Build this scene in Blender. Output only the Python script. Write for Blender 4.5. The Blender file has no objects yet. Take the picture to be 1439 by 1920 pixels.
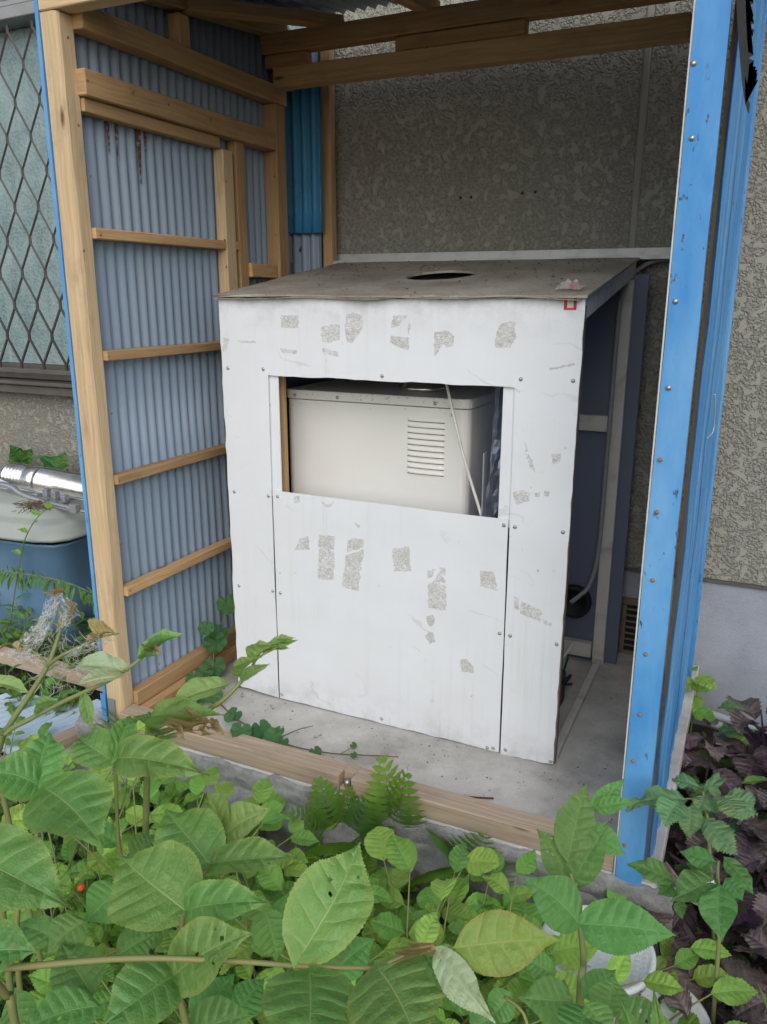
import bpy, bmesh, math, random
from mathutils import Vector, Matrix
from mathutils import noise as mnoise

# ------------------------------------------------------------------ camera, sky, sun, exposure
sc = bpy.context.scene
CAM_F, CAM_YAW, CAM_PITCH, CAM_ROLL = 1490.8, 25.142, 15.226, 0.1225
CAM_POS = Vector((1.2543, -1.7024, 1.093))
_y, _p, _r = (math.radians(a) for a in (CAM_YAW, CAM_PITCH, CAM_ROLL))
_fwd = Vector((-math.sin(_y)*math.cos(_p), math.cos(_y)*math.cos(_p), -math.sin(_p)))
_rt0 = Vector((math.cos(_y), math.sin(_y), 0)); _up0 = _rt0.cross(_fwd)
_rt = math.cos(_r)*_rt0 + math.sin(_r)*_up0
_up = -math.sin(_r)*_rt0 + math.cos(_r)*_up0
cd = bpy.data.cameras.new('camera'); cam = bpy.data.objects.new('camera', cd)
sc.collection.objects.link(cam)
cam.matrix_world = Matrix(((_rt.x,_up.x,-_fwd.x,CAM_POS.x),(_rt.y,_up.y,-_fwd.y,CAM_POS.y),(_rt.z,_up.z,-_fwd.z,CAM_POS.z),(0,0,0,1)))
cd.sensor_fit = 'VERTICAL'; cd.sensor_height = 36.0; cd.lens = 36.0*CAM_F/1920.0
cd.clip_start = 0.02; cd.clip_end = 500
sc.camera = cam

SUN_EL, SUN_AZ = 38.0, 156.0           # degrees; azimuth clockwise from +Y (the wall normal points to 180)
w = bpy.data.worlds.new('World'); sc.world = w; w.use_nodes = True
nt = w.node_tree; nt.nodes.clear()
sky = nt.nodes.new('ShaderNodeTexSky'); sky.sky_type = 'NISHITA'; sky.sun_disc = False
sky.sun_elevation = math.radians(SUN_EL); sky.sun_rotation = math.radians(SUN_AZ)
sky.air_density = 1.0; sky.dust_density = 1.2; sky.ozone_density = 1.0
hs = nt.nodes.new('ShaderNodeHueSaturation'); hs.inputs['Saturation'].default_value = 0.62
bg = nt.nodes.new('ShaderNodeBackground'); bg.inputs['Strength'].default_value = 0.11
wo = nt.nodes.new('ShaderNodeOutputWorld')
nt.links.new(sky.outputs[0], hs.inputs['Color']); nt.links.new(hs.outputs[0], bg.inputs[0]); nt.links.new(bg.outputs[0], wo.inputs[0])
sl = bpy.data.lights.new('sun', 'SUN'); sl.energy = 1.0; sl.angle = math.radians(60); sl.color = (1.0, 0.99, 0.975)
so = bpy.data.objects.new('sun', sl); sc.collection.objects.link(so)
_sd = Vector((math.sin(math.radians(SUN_AZ))*math.cos(math.radians(SUN_EL)), math.cos(math.radians(SUN_AZ))*math.cos(math.radians(SUN_EL)), math.sin(math.radians(SUN_EL))))
so.rotation_euler = _sd.to_track_quat('Z', 'Y').to_euler(); so.location = (0, -3, 5)
sc.view_settings.view_transform = 'Standard'; sc.view_settings.look = 'None'
sc.view_settings.exposure = 0.66; sc.view_settings.gamma = 1.0; sc.view_settings.use_curve_mapping = False
sc.cycles.use_denoising = True; sc.cycles.max_bounces = 4; sc.cycles.diffuse_bounces = 3; sc.cycles.use_adaptive_sampling = True; sc.cycles.adaptive_threshold = 0.025
sc.cycles.glossy_bounces = 3; sc.cycles.transmission_bounces = 4; sc.cycles.transparent_max_bounces = 6
sc.cycles.sample_clamp_indirect = 6.0

R = random.Random(7)
COL = sc.collection
def ray(px, py):
    return _fwd + _rt*((px-719.5)/CAM_F) - _up*((py-960)/CAM_F)
def on(px, py, ax, val):               # the place on a plane (X, Y or Z = val) where something seen in the photo stands
    d = ray(px, py); return CAM_POS + d*((val-CAM_POS[ax])/d[ax])
def at(px, py, d): return CAM_POS + ray(px, py)*d

# ------------------------------------------------------------------ object helpers
WORLD = {}
def tag(o, label=None, cat=None, group=None, kind=None):
    for k, v in (('label', label), ('category', cat), ('group', group), ('kind', kind)):
        if v: o[k] = v
    return o
def thing(name, label, cat, loc, group=None):
    o = bpy.data.objects.new(name, None); COL.objects.link(o); o.location = loc; o.empty_display_size = 0.05
    WORLD[o.name] = Vector(loc); return tag(o, label, cat, group)
def put(name, mesh, parent=None, M=None, label=None):
    o = bpy.data.objects.new(name, mesh); COL.objects.link(o)
    off = Matrix.Identity(4)
    if parent is not None:
        o.parent = parent; off = Matrix.Translation(-WORLD[parent.name])
    o.matrix_basis = off @ (M if M is not None else Matrix.Identity(4))
    WORLD[o.name] = Vector((0, 0, 0)) if M is None else None
    if label: o['label'] = label
    return o
def mesh_of(name, verts, faces, mat, smooth=False, uvs=None):
    me = bpy.data.meshes.new(name); me.from_pydata([tuple(v) for v in verts], [], faces); 
    if uvs:
        ul = me.uv_layers.new(name='UVMap')
        for lp in me.loops: ul.data[lp.index].uv = uvs[lp.vertex_index]
    if mat: me.materials.append(mat)
    if smooth: me.polygons.foreach_set('use_smooth', [True]*len(me.polygons))
    me.update(); return me
def box_mesh(name, lo, hi, mat, bevel=0.0015, wob=0.0):
    """box with chamfered edges; UV: U along its longest side in metres"""
    lo = Vector(lo); hi = Vector(hi); s = hi-lo
    bm = bmesh.new(); bmesh.ops.create_cube(bm, size=1)
    c = (lo+hi)/2
    for v in bm.verts: v.co = Vector((c[i]+v.co[i]*s[i] for i in range(3)))
    L = max(range(3), key=lambda i: s[i])
    if wob > 0:
        n = max(2, int(s[L]/0.12))
        es = [e for e in bm.edges if abs((e.verts[0].co-e.verts[1].co)[L]) > s[L]*0.9]
        bmesh.ops.subdivide_edges(bm, edges=es, cuts=n, use_grid_fill=True)
    if bevel > 0:
        bm.normal_update()
        ed = [e for e in bm.edges if len(e.link_faces) == 2 and e.link_faces[0].normal.dot(e.link_faces[1].normal) < 0.5]
        bmesh.ops.bevel(bm, geom=ed, offset=min(bevel, min(s)*0.3), segments=1, affect='EDGES', profile=0.5)
    if wob > 0:
        k = R.uniform(0, 100)
        for v in bm.verts:
            t = v.co[L]*2.2+k
            d = mnoise.noise_vector(Vector((t, k, 0)))*wob
            d2 = mnoise.noise_vector(v.co*22)*wob*0.25
            for i in range(3):
                if i != L: v.co[i] += d[i]+d2[i]
    bm.normal_update()
    ul = bm.loops.layers.uv.new('UVMap'); o1, o2 = R.uniform(0, 20), R.uniform(0, 20)
    rest = [i for i in range(3) if i != L]
    for f in bm.faces:
        n = f.normal; ax = max(range(3), key=lambda i: abs(n[i]))
        for lp in f.loops:
            p = lp.vert.co
            if ax == L: lp[ul].uv = (p[rest[0]]+o1, p[rest[1]]+o2+50)
            else:
                q = [i for i in rest if i != ax][0]; lp[ul].uv = (p[L]+o1, p[q]+o2+ax*0.37)
    me = bpy.data.meshes.new(name); bm.to_mesh(me); bm.free()
    me.materials.append(mat); return me
def box(name, lo, hi, mat, parent=None, bevel=0.0015, wob=0.0, label=None):
    return put(name, box_mesh(name, lo, hi, mat, bevel, wob), parent, None, label)
def bar(name, a, b, wd, ht, mat, parent=None, up=(0, 0, 1), bevel=0.0015, label=None):
    """timber from a to b (centre line)"""
    a = Vector(a); b = Vector(b); x = (b-a).normalized(); y = Vector(up).cross(x).normalized(); z = x.cross(y)
    me = box_mesh(name, (0, -wd/2, -ht/2), ((b-a).length, wd/2, ht/2), mat, bevel)
    M = Matrix((( x.x, y.x, z.x, 0), (x.y, y.y, z.y, 0), (x.z, y.z, z.z, 0), (0, 0, 0, 1)))
    me.transform(Matrix.Translation(a) @ M); return put(name, me, parent, None, label)
def tube_geo(pts, rad, sides=8, cap=True):
    pts = [Vector(p) for p in pts]; n = len(pts)
    if not hasattr(rad, '__len__'): rad = [rad]*n
    V, F = [], []
    prev = None
    for i, p in enumerate(pts):
        t = (pts[min(i+1, n-1)]-pts[max(i-1, 0)]).normalized()
        if prev is None:
            u = t.orthogonal().normalized()
        else:
            u = (prev - t*prev.dot(t)); u = u.normalized() if u.length > 1e-6 else t.orthogonal().normalized()
        prev = u; v = t.cross(u)
        for k in range(sides):
            a = 2*math.pi*k/sides; V.append(p+(u*math.cos(a)+v*math.sin(a))*rad[i])
    for i in range(n-1):
        for k in range(sides):
            k2 = (k+1) % sides; F.append((i*sides+k, i*sides+k2, (i+1)*sides+k2, (i+1)*sides+k))
    if cap:
        F.append(tuple(reversed(range(sides)))); F.append(tuple((n-1)*sides+k for k in range(sides)))
    return V, F
def tube(name, pts, rad, mat, parent=None, sides=8, label=None):
    V, F = tube_geo(pts, rad, sides); return put(name, mesh_of(name, V, F, mat, True), parent, None, label)
def spline(pts, n=6):
    pts = [Vector(p) for p in pts]; out = []
    for i in range(len(pts)-1):
        p0 = pts[max(i-1, 0)]; p1 = pts[i]; p2 = pts[i+1]; p3 = pts[min(i+2, len(pts)-1)]
        for k in range(n):
            t = k/n
            out.append(0.5*((2*p1)+(p2-p0)*t+(2*p0-5*p1+4*p2-p3)*t*t+(3*p1-p0-3*p2+p3)*t**3))
    out.append(pts[-1]); return out
def slab_poly(name, poly, origin, ex, ey, thick, mat, parent=None, label=None, bevel=0.0):
    """extruded outline: poly points (a, b) in the plane origin + a*ex + b*ey, thickness along ex x ey"""
    ex = Vector(ex); ey = Vector(ey); n = ex.cross(ey).normalized(); o = Vector(origin)
    bm = bmesh.new(); vs = [bm.verts.new(o+ex*a+ey*b) for a, b in poly]
    f = bm.faces.new(vs); r = bmesh.ops.extrude_face_region(bm, geom=[f])
    for g in r['geom']:
        if isinstance(g, bmesh.types.BMVert): g.co += n*thick
    bm.normal_update(); bmesh.ops.recalc_face_normals(bm, faces=bm.faces)
    big = [q for q in bm.faces if len(q.verts) > 4]; bmesh.ops.triangulate(bm, faces=big)
    me = bpy.data.meshes.new(name); bm.to_mesh(me); bm.free(); me.materials.append(mat)
    return put(name, me, parent, None, label)
def jag_line(a, b, n, amp, seed=0):
    """points from a to b (2-D) with small irregular offsets across"""
    rr = random.Random(seed); a = Vector(a); b = Vector(b); d = (b-a); nrm = Vector((-d.y, d.x)).normalized(); out = []
    for i in range(n):
        t = i/n; off = 0 if i == 0 else rr.uniform(-amp, amp); p = a+d*t+nrm*off; out.append((p.x, p.y))
    return out

# ------------------------------------------------------------------ materials
def mat(name):
    m = bpy.data.materials.new(name); m.use_nodes = True; n = m.node_tree; n.nodes.clear()
    out = n.nodes.new('ShaderNodeOutputMaterial'); p = n.nodes.new('ShaderNodeBsdfPrincipled')
    n.links.new(p.outputs[0], out.inputs[0]); return m, n, p, out
class NB:
    def __init__(s, n): s.n = n
    def node(s, t, **kw):
        x = s.n.nodes.new('ShaderNode'+t)
        for k, v in kw.items(): setattr(x, k, v)
        return x
    def ln(s, a, b): s.n.links.new(a, b)
    def val(s, sock, v):
        if hasattr(v, 'is_output'): s.ln(v, sock)
        else: sock.default_value = v
    def coord(s, kind='Object', scale=(1, 1, 1), rot=(0, 0, 0), loc=(0, 0, 0)):
        c = s.node('TexCoord'); m = s.node('Mapping')
        s.ln(c.outputs[kind], m.inputs[0]); m.inputs['Scale'].default_value = scale; m.inputs['Rotation'].default_value = rot; m.inputs['Location'].default_value = loc
        return m.outputs[0]
    def noise(s, vec, scale, detail=4, rough=0.55, dist=0.0):
        x = s.node('TexNoise'); s.ln(vec, x.inputs['Vector']); x.inputs['Scale'].default_value = scale; x.inputs['Detail'].default_value = detail
        x.inputs['Roughness'].default_value = rough; x.inputs['Distortion'].default_value = dist; return x.outputs['Fac']
    def voro(s, vec, scale, feature='F1', rnd=1.0):
        x = s.node('TexVoronoi', feature=feature); s.ln(vec, x.inputs['Vector']); x.inputs['Scale'].default_value = scale
        x.inputs['Randomness'].default_value = rnd; return x.outputs['Distance']
    def ramp(s, fac, stops, interp='LINEAR'):
        x = s.node('ValToRGB'); x.color_ramp.interpolation = interp
        e = x.color_ramp.elements
        while len(e) < len(stops): e.new(0.5)
        for el, (p, c) in zip(e, stops):
            el.position = p; el.color = (c, c, c, 1) if not hasattr(c, '__len__') else (*c, 1)
        s.ln(fac, x.inputs[0]); return x.outputs[0]
    def mix(s, fac, a, b, mode='MIX'):
        x = s.node('Mix', data_type='RGBA', blend_type=mode)
        s.val(x.inputs[0], fac)
        for k, v in ((6, a), (7, b)):
            if hasattr(v, 'is_output'): s.ln(v, x.inputs[k])
            else: x.inputs[k].default_value = (*v, 1)
        return x.outputs[2]
    def math(s, op, a, b=0.5, c=None):
        x = s.node('Math', operation=op); s.val(x.inputs[0], a); s.val(x.inputs[1], b)
        if c is not None: s.val(x.inputs[2], c)
        return x.outputs[0]
    def bump(s, h, strength=0.3, dist=0.002, normal=None):
        x = s.node('Bump'); s.ln(h, x.inputs['Height']); x.inputs['Strength'].default_value = strength; x.inputs['Distance'].default_value = dist
        if normal is not None: s.ln(normal, x.inputs['Normal'])
        return x.outputs[0]

def wood(name, c1, c2, grey=0.0, stain=0.4):
    m, n, p, o = mat(name); b = NB(n)
    info = b.node('ObjectInfo')
    uv = b.coord('UV', (1, 1, 1))
    sep = b.node('SeparateXYZ'); b.ln(uv, sep.inputs[0])
    wob = b.noise(b.coord('UV', (1.6, 5, 1)), 1.0, 3)
    v2 = b.math('ADD', sep.outputs[1], b.math('MULTIPLY', wob, 0.05))
    cmb = b.node('CombineXYZ'); b.ln(b.math('MULTIPLY', sep.outputs[0], 1.0), cmb.inputs[0]); b.ln(b.math('MULTIPLY', v2, 34.0), cmb.inputs[1]); b.ln(b.math('MULTIPLY', info.outputs['Random'], 30.0), cmb.inputs[2])
    g1 = b.noise(cmb.outputs[0], 4.5, 6, 0.62)
    g2 = b.noise(b.coord('UV', (6, 500, 1)), 1.0, 3)
    base = b.mix(b.ramp(g1, [(0.30, 0.0), (0.5, 0.45), (0.72, 1.0)]), c1, c2)
    base = b.mix(b.math('MULTIPLY', b.ramp(g2, [(0.45, 0), (0.75, 1)]), 0.35), base, tuple(x*0.55 for x in c2))
    hv = b.node('HueSaturation'); b.ln(base, hv.inputs['Color'])
    b.ln(b.math('MULTIPLY_ADD', info.outputs['Random'], 0.36, 0.80), hv.inputs['Value']); hv.inputs['Saturation'].default_value = 1.0
    st = b.ramp(b.noise(b.coord('UV', (5, 14, 1), loc=(3, 7, 1)), 1.0, 6, 0.7), [(0.54, 0), (0.75, 1)])
    base = b.mix(b.math('MULTIPLY', st, stain), hv.outputs[0], (0.10, 0.075, 0.05))
    if grey: base = b.mix(grey, base, (0.33, 0.30, 0.27))
    kn = b.voro(b.coord('UV', (3.2, 11, 1)), 1.0)
    base = b.mix(b.ramp(kn, [(0.03, 0.85), (0.085, 0.0)]), base, (0.07, 0.035, 0.015))
    b.ln(base, p.inputs['Base Color']); p.inputs['Roughness'].default_value = 0.78; p.inputs['Specular IOR Level'].default_value = 0.25
    b.ln(b.bump(b.math('ADD', g1, b.math('MULTIPLY', g2, 0.6)), 0.35, 0.0015), p.inputs['Normal'])
    return m
M_WOOD = wood('pine_timber', (0.62, 0.405, 0.205), (0.44, 0.255, 0.115))
M_POST = wood('pine_post', (0.71, 0.535, 0.325), (0.53, 0.365, 0.20))
M_DARKW = wood('gap_shade_timber', (0.11, 0.065, 0.04), (0.05, 0.03, 0.02))  # shade of the gap beside the blue trim, put into the post colour
M_SILL = wood('weathered_sill_timber', (0.56, 0.43, 0.31), (0.33, 0.225, 0.14), grey=0.2)

def paint(name, col, rough=0.45, grime=(0.2, 0.17, 0.13), amount=0.3, scale=6.0, metal=0.0, bumpy=0.0, spec=0.4, streak=(1, 1, 1), lo=0.5, hi=0.75, chips=None):
    m, n, p, o = mat(name); b = NB(n)
    co = b.coord('Object', streak)
    g = b.noise(co, scale, 8, 0.65)
    c = b.mix(b.math('MULTIPLY', b.ramp(g, [(lo, 0), (hi, 1)]), amount), col, grime)
    if chips:
        k = b.noise(b.coord('Object', (1, 1, 0.35)), chips[1], 6, 0.7)
        k2 = b.noise(b.coord('Object'), 3.0, 2)
        c = b.mix(b.math('MULTIPLY', b.ramp(k, [(chips[2], 0), (chips[2]+0.025, 1)]), b.ramp(k2, [(0.48, 0), (0.56, 1)])), c, chips[0])
    b.ln(c, p.inputs['Base Color']); p.inputs['Metallic'].default_value = metal; p.inputs['Specular IOR Level'].default_value = spec
    b.ln(b.ramp(g, [(0.3, rough*0.8), (0.7, min(1, rough*1.3))]), p.inputs['Roughness'])
    if bumpy: b.ln(b.bump(b.noise(co, scale*7, 4), bumpy, 0.002), p.inputs['Normal'])
    return m
M_BLUE = paint('blue_painted_metal', (0.05, 0.25, 0.56), 0.42, (0.18, 0.41, 0.67), 0.8, 6.0, bumpy=0.08, streak=(1, 1, .3), lo=.42, hi=.66, chips=((0.04, 0.07, 0.11), 95, 0.625))
M_BLUE2 = paint('blue_corrugated_scrap', (0.045, 0.22, 0.40), 0.5, (0.03, 0.10, 0.17), 0.5, 7.0, chips=((0.03, 0.03, 0.03), 70, 0.66))
M_CORR = paint('grey_blue_corrugated', (0.255, 0.325, 0.41), 0.42, (0.31, 0.35, 0.38), 0.5, 4.0, streak=(1, 1, 0.35), chips=((0.10, 0.05, 0.03), 160, 0.70))
M_CORRG = paint('pale_corrugated', (0.45, 0.56, 0.66), 0.4, (0.5, 0.52, 0.5), 0.5, 5.0)
M_ALU = paint('dull_aluminium', (0.56, 0.56, 0.54), 0.45, (0.25, 0.24, 0.21), 0.6, 14.0, metal=0.25)
M_ANGLE = paint('painted_angle_steel', (0.60, 0.57, 0.51), 0.6, (0.18, 0.15, 0.11), 0.5, 18.0)
M_NAVY = paint('navy_sheet_metal', (0.13, 0.15, 0.21), 0.5, (0.12, 0.12, 0.14), 0.4, 6.0)
M_RUST = paint('rust', (0.13, 0.05, 0.025), 0.9, (0.05, 0.025, 0.015), 0.7, 60.0)
M_STEEL = paint('galvanised_screw', (0.5, 0.5, 0.49), 0.38, (0.2, 0.15, 0.1), 0.6, 200.0, metal=0.8)
M_RSCREW = paint('rusty_screw', (0.35, 0.19, 0.12), 0.7, (0.12, 0.05, 0.03), 0.7, 300.0, metal=0.3)
M_CHROME = paint('bright_flue_steel', (0.72, 0.71, 0.69), 0.2, (0.30, 0.22, 0.14), 0.55, 14.0, metal=0.92, lo=.5, hi=.7, bumpy=0.1)
M_BLACK = paint('black_rubber', (0.012, 0.012, 0.014), 0.6, (0.05, 0.05, 0.05), 0.4, 30.0)
M_BRONZE = paint('bronze_aluminium', (0.155, 0.135, 0.115), 0.4, (0.25, 0.23, 0.2), 0.4, 9.0, metal=0.4)
M_GRILLE = paint('dark_grille', (0.055, 0.045, 0.04), 0.45, (0.12, 0.1, 0.09), 0.5, 40.0)
M_SASH = paint('grey_sash', (0.35, 0.34, 0.325), 0.45, (0.2, 0.19, 0.17), 0.4, 9.0, metal=0.3)
M_CORD = paint('dirty_cord', (0.62, 0.59, 0.52), 0.6, (0.3, 0.26, 0.2), 0.4, 30.0)
M_CABLE = paint('grey_cable', (0.27, 0.27, 0.265), 0.55, (0.3, 0.28, 0.25), 0.4, 30.0)
M_PVC = paint('grey_conduit', (0.42, 0.43, 0.44), 0.5, (0.22, 0.2, 0.17), 0.5, 10.0)
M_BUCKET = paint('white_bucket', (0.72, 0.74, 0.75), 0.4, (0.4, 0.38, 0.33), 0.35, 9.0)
def lid_mat():
    m, n, p, o = mat('dimpled_white_lid'); b = NB(n); co = b.coord('Object'); g = b.noise(co, 9, 5); v = b.voro(b.coord('Object', (1, 1, 0)), 85, 'F1', .0)
    b.ln(b.mix(b.math('MULTIPLY', b.ramp(g, [(.5, 0), (.75, 1)]), .35), (0.74, 0.76, 0.77), (0.45, 0.43, 0.38)), p.inputs['Base Color']); p.inputs['Roughness'].default_value = .4
    b.ln(b.bump(b.ramp(v, [(.30, 1), (.40, 0)]), .35, .0012), p.inputs['Normal']); return m
M_LIDW = lid_mat()
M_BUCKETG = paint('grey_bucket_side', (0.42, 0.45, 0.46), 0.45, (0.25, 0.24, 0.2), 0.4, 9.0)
M_BIN = paint('blue_bin_plastic', (0.13, 0.235, 0.36), 0.35, (0.28, 0.38, 0.46), 0.6, 3.0, streak=(1, 1, .5))
M_LID = paint('grey_green_lid', (0.36, 0.385, 0.345), 0.5, (0.30, 0.31, 0.26), 0.6, 5.0, bumpy=.05)
M_ORANGE = paint('orange_plastic', (0.62, 0.10, 0.03), 0.5, (0.3, 0.1, 0.05), 0.4, 20.0)
M_RED = paint('red_sticker', (0.55, 0.03, 0.05), 0.5, (0.4, 0.1, 0.1), 0.4, 60.0)
M_CREAM = paint('cream_print', (0.70, 0.62, 0.52), 0.5, (0.5, 0.2, 0.2), 0.4, 120.0)
M_VENT = paint('vent_cover', (0.20, 0.165, 0.105), 0.7, (0.08, 0.07, 0.05), 0.5, 20.0)
M_FOIL = paint('dark_foil', (0.20, 0.22, 0.28), 0.28, (0.08, 0.09, 0.12), 0.6, 8.0, metal=0.7, bumpy=0.5)
M_GALV = paint('galvanised_angle', (0.42, 0.44, 0.47), 0.4, (0.25, 0.25, 0.25), 0.5, 40.0, metal=0.6)

def boiler_mat():
    m, n, p, o = mat('cream_boiler_enamel'); b = NB(n)
    co = b.coord('Object'); g = b.noise(co, 5, 6); sp = b.noise(co, 90, 5, .7); sep = b.node('SeparateXYZ'); b.ln(co, sep.inputs[0])
    hi_ = b.ramp(sep.outputs[2], [(0.80, 0), (0.86, 1)])
    c = b.mix(b.math('MULTIPLY', b.ramp(g, [(.4, 0), (.7, 1)]), .3), (0.74, 0.715, 0.66), (0.62, 0.59, 0.53))
    c = b.mix(b.math('MULTIPLY', b.ramp(sp, [(.60, 0), (.66, 1)]), b.math('MULTIPLY', hi_, .8)), c, (0.20, 0.10, 0.05))
    b.ln(c, p.inputs['Base Color']); p.inputs['Roughness'].default_value = 0.4; return m
M_BOILER = boiler_mat()

def panel_mat():
    m, n, p, o = mat('white_composite_panel'); b = NB(n); co = b.coord('Object'); sep = b.node('SeparateXYZ'); b.ln(co, sep.inputs[0])
    g = b.noise(co, 5, 7, .65); f = b.noise(b.coord('Object', (1, 1, .6)), 55, 6, .7)
    c = b.mix(b.math('MULTIPLY', b.ramp(g, [(.4, 0), (.72, 1)]), .35), (0.77, 0.78, 0.795), (0.66, 0.66, 0.65))
    edge = b.math('MAXIMUM', b.ramp(sep.outputs[2], [(0.0, 1), (0.09, 0)]), b.ramp(b.math('SUBTRACT', sep.outputs[2], 0.2), [(0.80, 0), (0.89, 1)]))
    dirt = b.math('MULTIPLY', edge, b.ramp(b.noise(co, 14, 8, .7), [(.44, 0), (.68, 1)]))
    c = b.mix(b.math('MULTIPLY', dirt, .42), c, (0.25, 0.22, 0.17))
    sc1 = b.math('MULTIPLY', b.ramp(f, [(.66, 0), (.70, 1)]), b.ramp(b.noise(co, 7, 3), [(.5, 0), (.6, 1)]))
    c = b.mix(b.math('MULTIPLY', sc1, .75), c, (0.22, 0.21, 0.20))
    sk = b.math('MULTIPLY', b.ramp(b.noise(b.coord('Object', (45, 1, 1.3)), 1.0, 5, .7), [(.52, 0), (.72, 1)]), b.ramp(b.noise(co, 2.3, 3), [(.45, 0), (.62, 1)]))
    c = b.mix(b.math('MULTIPLY', sk, .28), c, (0.45, 0.41, 0.33))
    sw = b.node('TexWave', wave_type='BANDS', bands_direction='DIAGONAL'); b.ln(b.coord('Object', (1, 1, 1.7)), sw.inputs[0]); sw.inputs['Scale'].default_value = 2.6; sw.inputs['Distortion'].default_value = 9.0; sw.inputs['Detail'].default_value = 4.0; sw.inputs['Detail Scale'].default_value = 1.5
    hair = b.math('MULTIPLY', b.ramp(sw.outputs['Fac'], [(.985, 0), (.998, 1)]), b.ramp(b.noise(co, 6, 2), [(.55, 0), (.62, 1)]))
    c = b.mix(b.math('MULTIPLY', hair, .22), c, (0.30, 0.28, 0.25))
    b.ln(c, p.inputs['Base Color']); p.inputs['Roughness'].default_value = 0.42; p.inputs['Specular IOR Level'].default_value = 0.4
    b.ln(b.bump(b.noise(co, 3.2, 3), .5, .012), p.inputs['Normal']); return m
M_PANEL = panel_mat()

def residue_mat():
    m, n, p, o = mat('tape_residue'); b = NB(n); co = b.coord('Object', (1, 1, 1.9), loc=(3.1, 0, 1.7))
    e = b.voro(co, 75, 'DISTANCE_TO_EDGE'); e2 = b.voro(b.coord('Object', (1, 1, 2.4)), 140, 'DISTANCE_TO_EDGE'); g = b.noise(b.coord('Object'), 45, 6, .75); k = b.noise(b.coord('Object'), 9, 2)
    c = b.mix(b.ramp(k, [(.4, 0), (.6, 1)]), (0.64, 0.63, 0.60), (0.73, 0.725, 0.71))
    c = b.mix(b.math('MULTIPLY', b.ramp(g, [(.46, 0), (.60, 1)]), .8), c, (0.53, 0.515, 0.48))
    c = b.mix(b.ramp(e, [(.02, .65), (.07, 0)]), c, (0.34, 0.32, 0.29))
    c = b.mix(b.ramp(e2, [(.015, .5), (.06, 0)]), c, (0.36, 0.34, 0.30))
    c = b.mix(b.ramp(b.noise(b.coord('Object'), 70, 4, .7), [(.60, 0), (.66, 1)]), c, (0.79, 0.80, 0.81))
    b.ln(c, p.inputs['Base Color']); p.inputs['Roughness'].default_value = .8; return m
M_RESID = residue_mat()

def roofsheet_mat():
    m, n, p, o = mat('dirty_enclosure_roof'); b = NB(n); co = b.coord('Object')
    g = b.noise(co, 6, 8, .65); f = b.noise(co, 130, 4, .7)
    c = b.mix(b.ramp(g, [(.35, 0), (.65, 1)]), (0.40, 0.365, 0.31), (0.245, 0.215, 0.175))
    c = b.mix(b.ramp(f, [(.58, 0), (.66, .9)]), c, (0.07, 0.055, 0.04))
    b.ln(c, p.inputs['Base Color']); p.inputs['Roughness'].default_value = .72; p.inputs['Specular IOR Level'].default_value = .3
    b.ln(b.bump(b.math('ADD', g, f), .35, .003), p.inputs['Normal']); return m
M_ROOFS = roofsheet_mat()

def siding_mat():
    m, n, p, o = mat('textured_siding'); b = NB(n); co = b.coord('Object')
    wv = b.node('TexNoise'); b.ln(co, wv.inputs['Vector']); wv.inputs['Scale'].default_value = 60; wv.inputs['Detail'].default_value = 2
    vm = b.node('VectorMath', operation='MULTIPLY_ADD'); b.ln(wv.outputs['Color'], vm.inputs[0]); vm.inputs[1].default_value = (.022, .022, .022); b.ln(co, vm.inputs[2])
    big = b.noise(co, 42, 2, .5, .2); isl = b.ramp(big, [(.575, 0), (.59, 1)])
    cell = b.voro(vm.outputs[0], 120); g2 = b.noise(co, 330, 2, .6); fine = b.noise(co, 3.5, 4)
    peb = b.ramp(cell, [(.15, 1), (.45, .7), (.75, 0)])
    c = b.mix(peb, (0.225, 0.212, 0.175), (0.338, 0.322, 0.27))  # crevices between pebbles painted darker, relief shade in the colour
    c = b.mix(b.math('MULTIPLY', b.ramp(g2, [(.4, 0), (.65, 1)]), .25), c, (0.24, 0.225, 0.185))
    c = b.mix(isl, c, (0.345, 0.328, 0.272))
    rim_shade = b.math('SUBTRACT', b.ramp(big, [(.562, 0), (.572, 1)]), b.ramp(big, [(.577, 0), (.588, 1)]))
    c = b.mix(b.math('MULTIPLY', rim_shade, .3), c, (0.15, 0.14, 0.11))  # relief shading painted as a dark rim round each raised island
    c = b.mix(b.math('MULTIPLY', b.ramp(fine, [(.4, 0), (.7, 1)]), .3), c, (0.26, 0.235, 0.18))
    run = b.noise(b.coord('Object', (9, 1, .7)), 1.0, 5, .65); c = b.mix(b.math('MULTIPLY', b.ramp(run, [(.5, 0), (.75, 1)]), .3), c, (0.20, 0.185, 0.15))
    b.ln(c, p.inputs['Base Color']); p.inputs['Roughness'].default_value = .8; p.inputs['Specular IOR Level'].default_value = .25
    h = b.math('ADD', b.math('MULTIPLY', isl, 1.05), b.math('MULTIPLY', b.math('ADD', b.math('MULTIPLY', peb, .8), b.math('MULTIPLY', g2, .2)), b.math('SUBTRACT', 1.0, isl)))
    b.ln(b.bump(h, 1.0, .004), p.inputs['Normal']); return m
M_SIDING = siding_mat()

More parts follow.
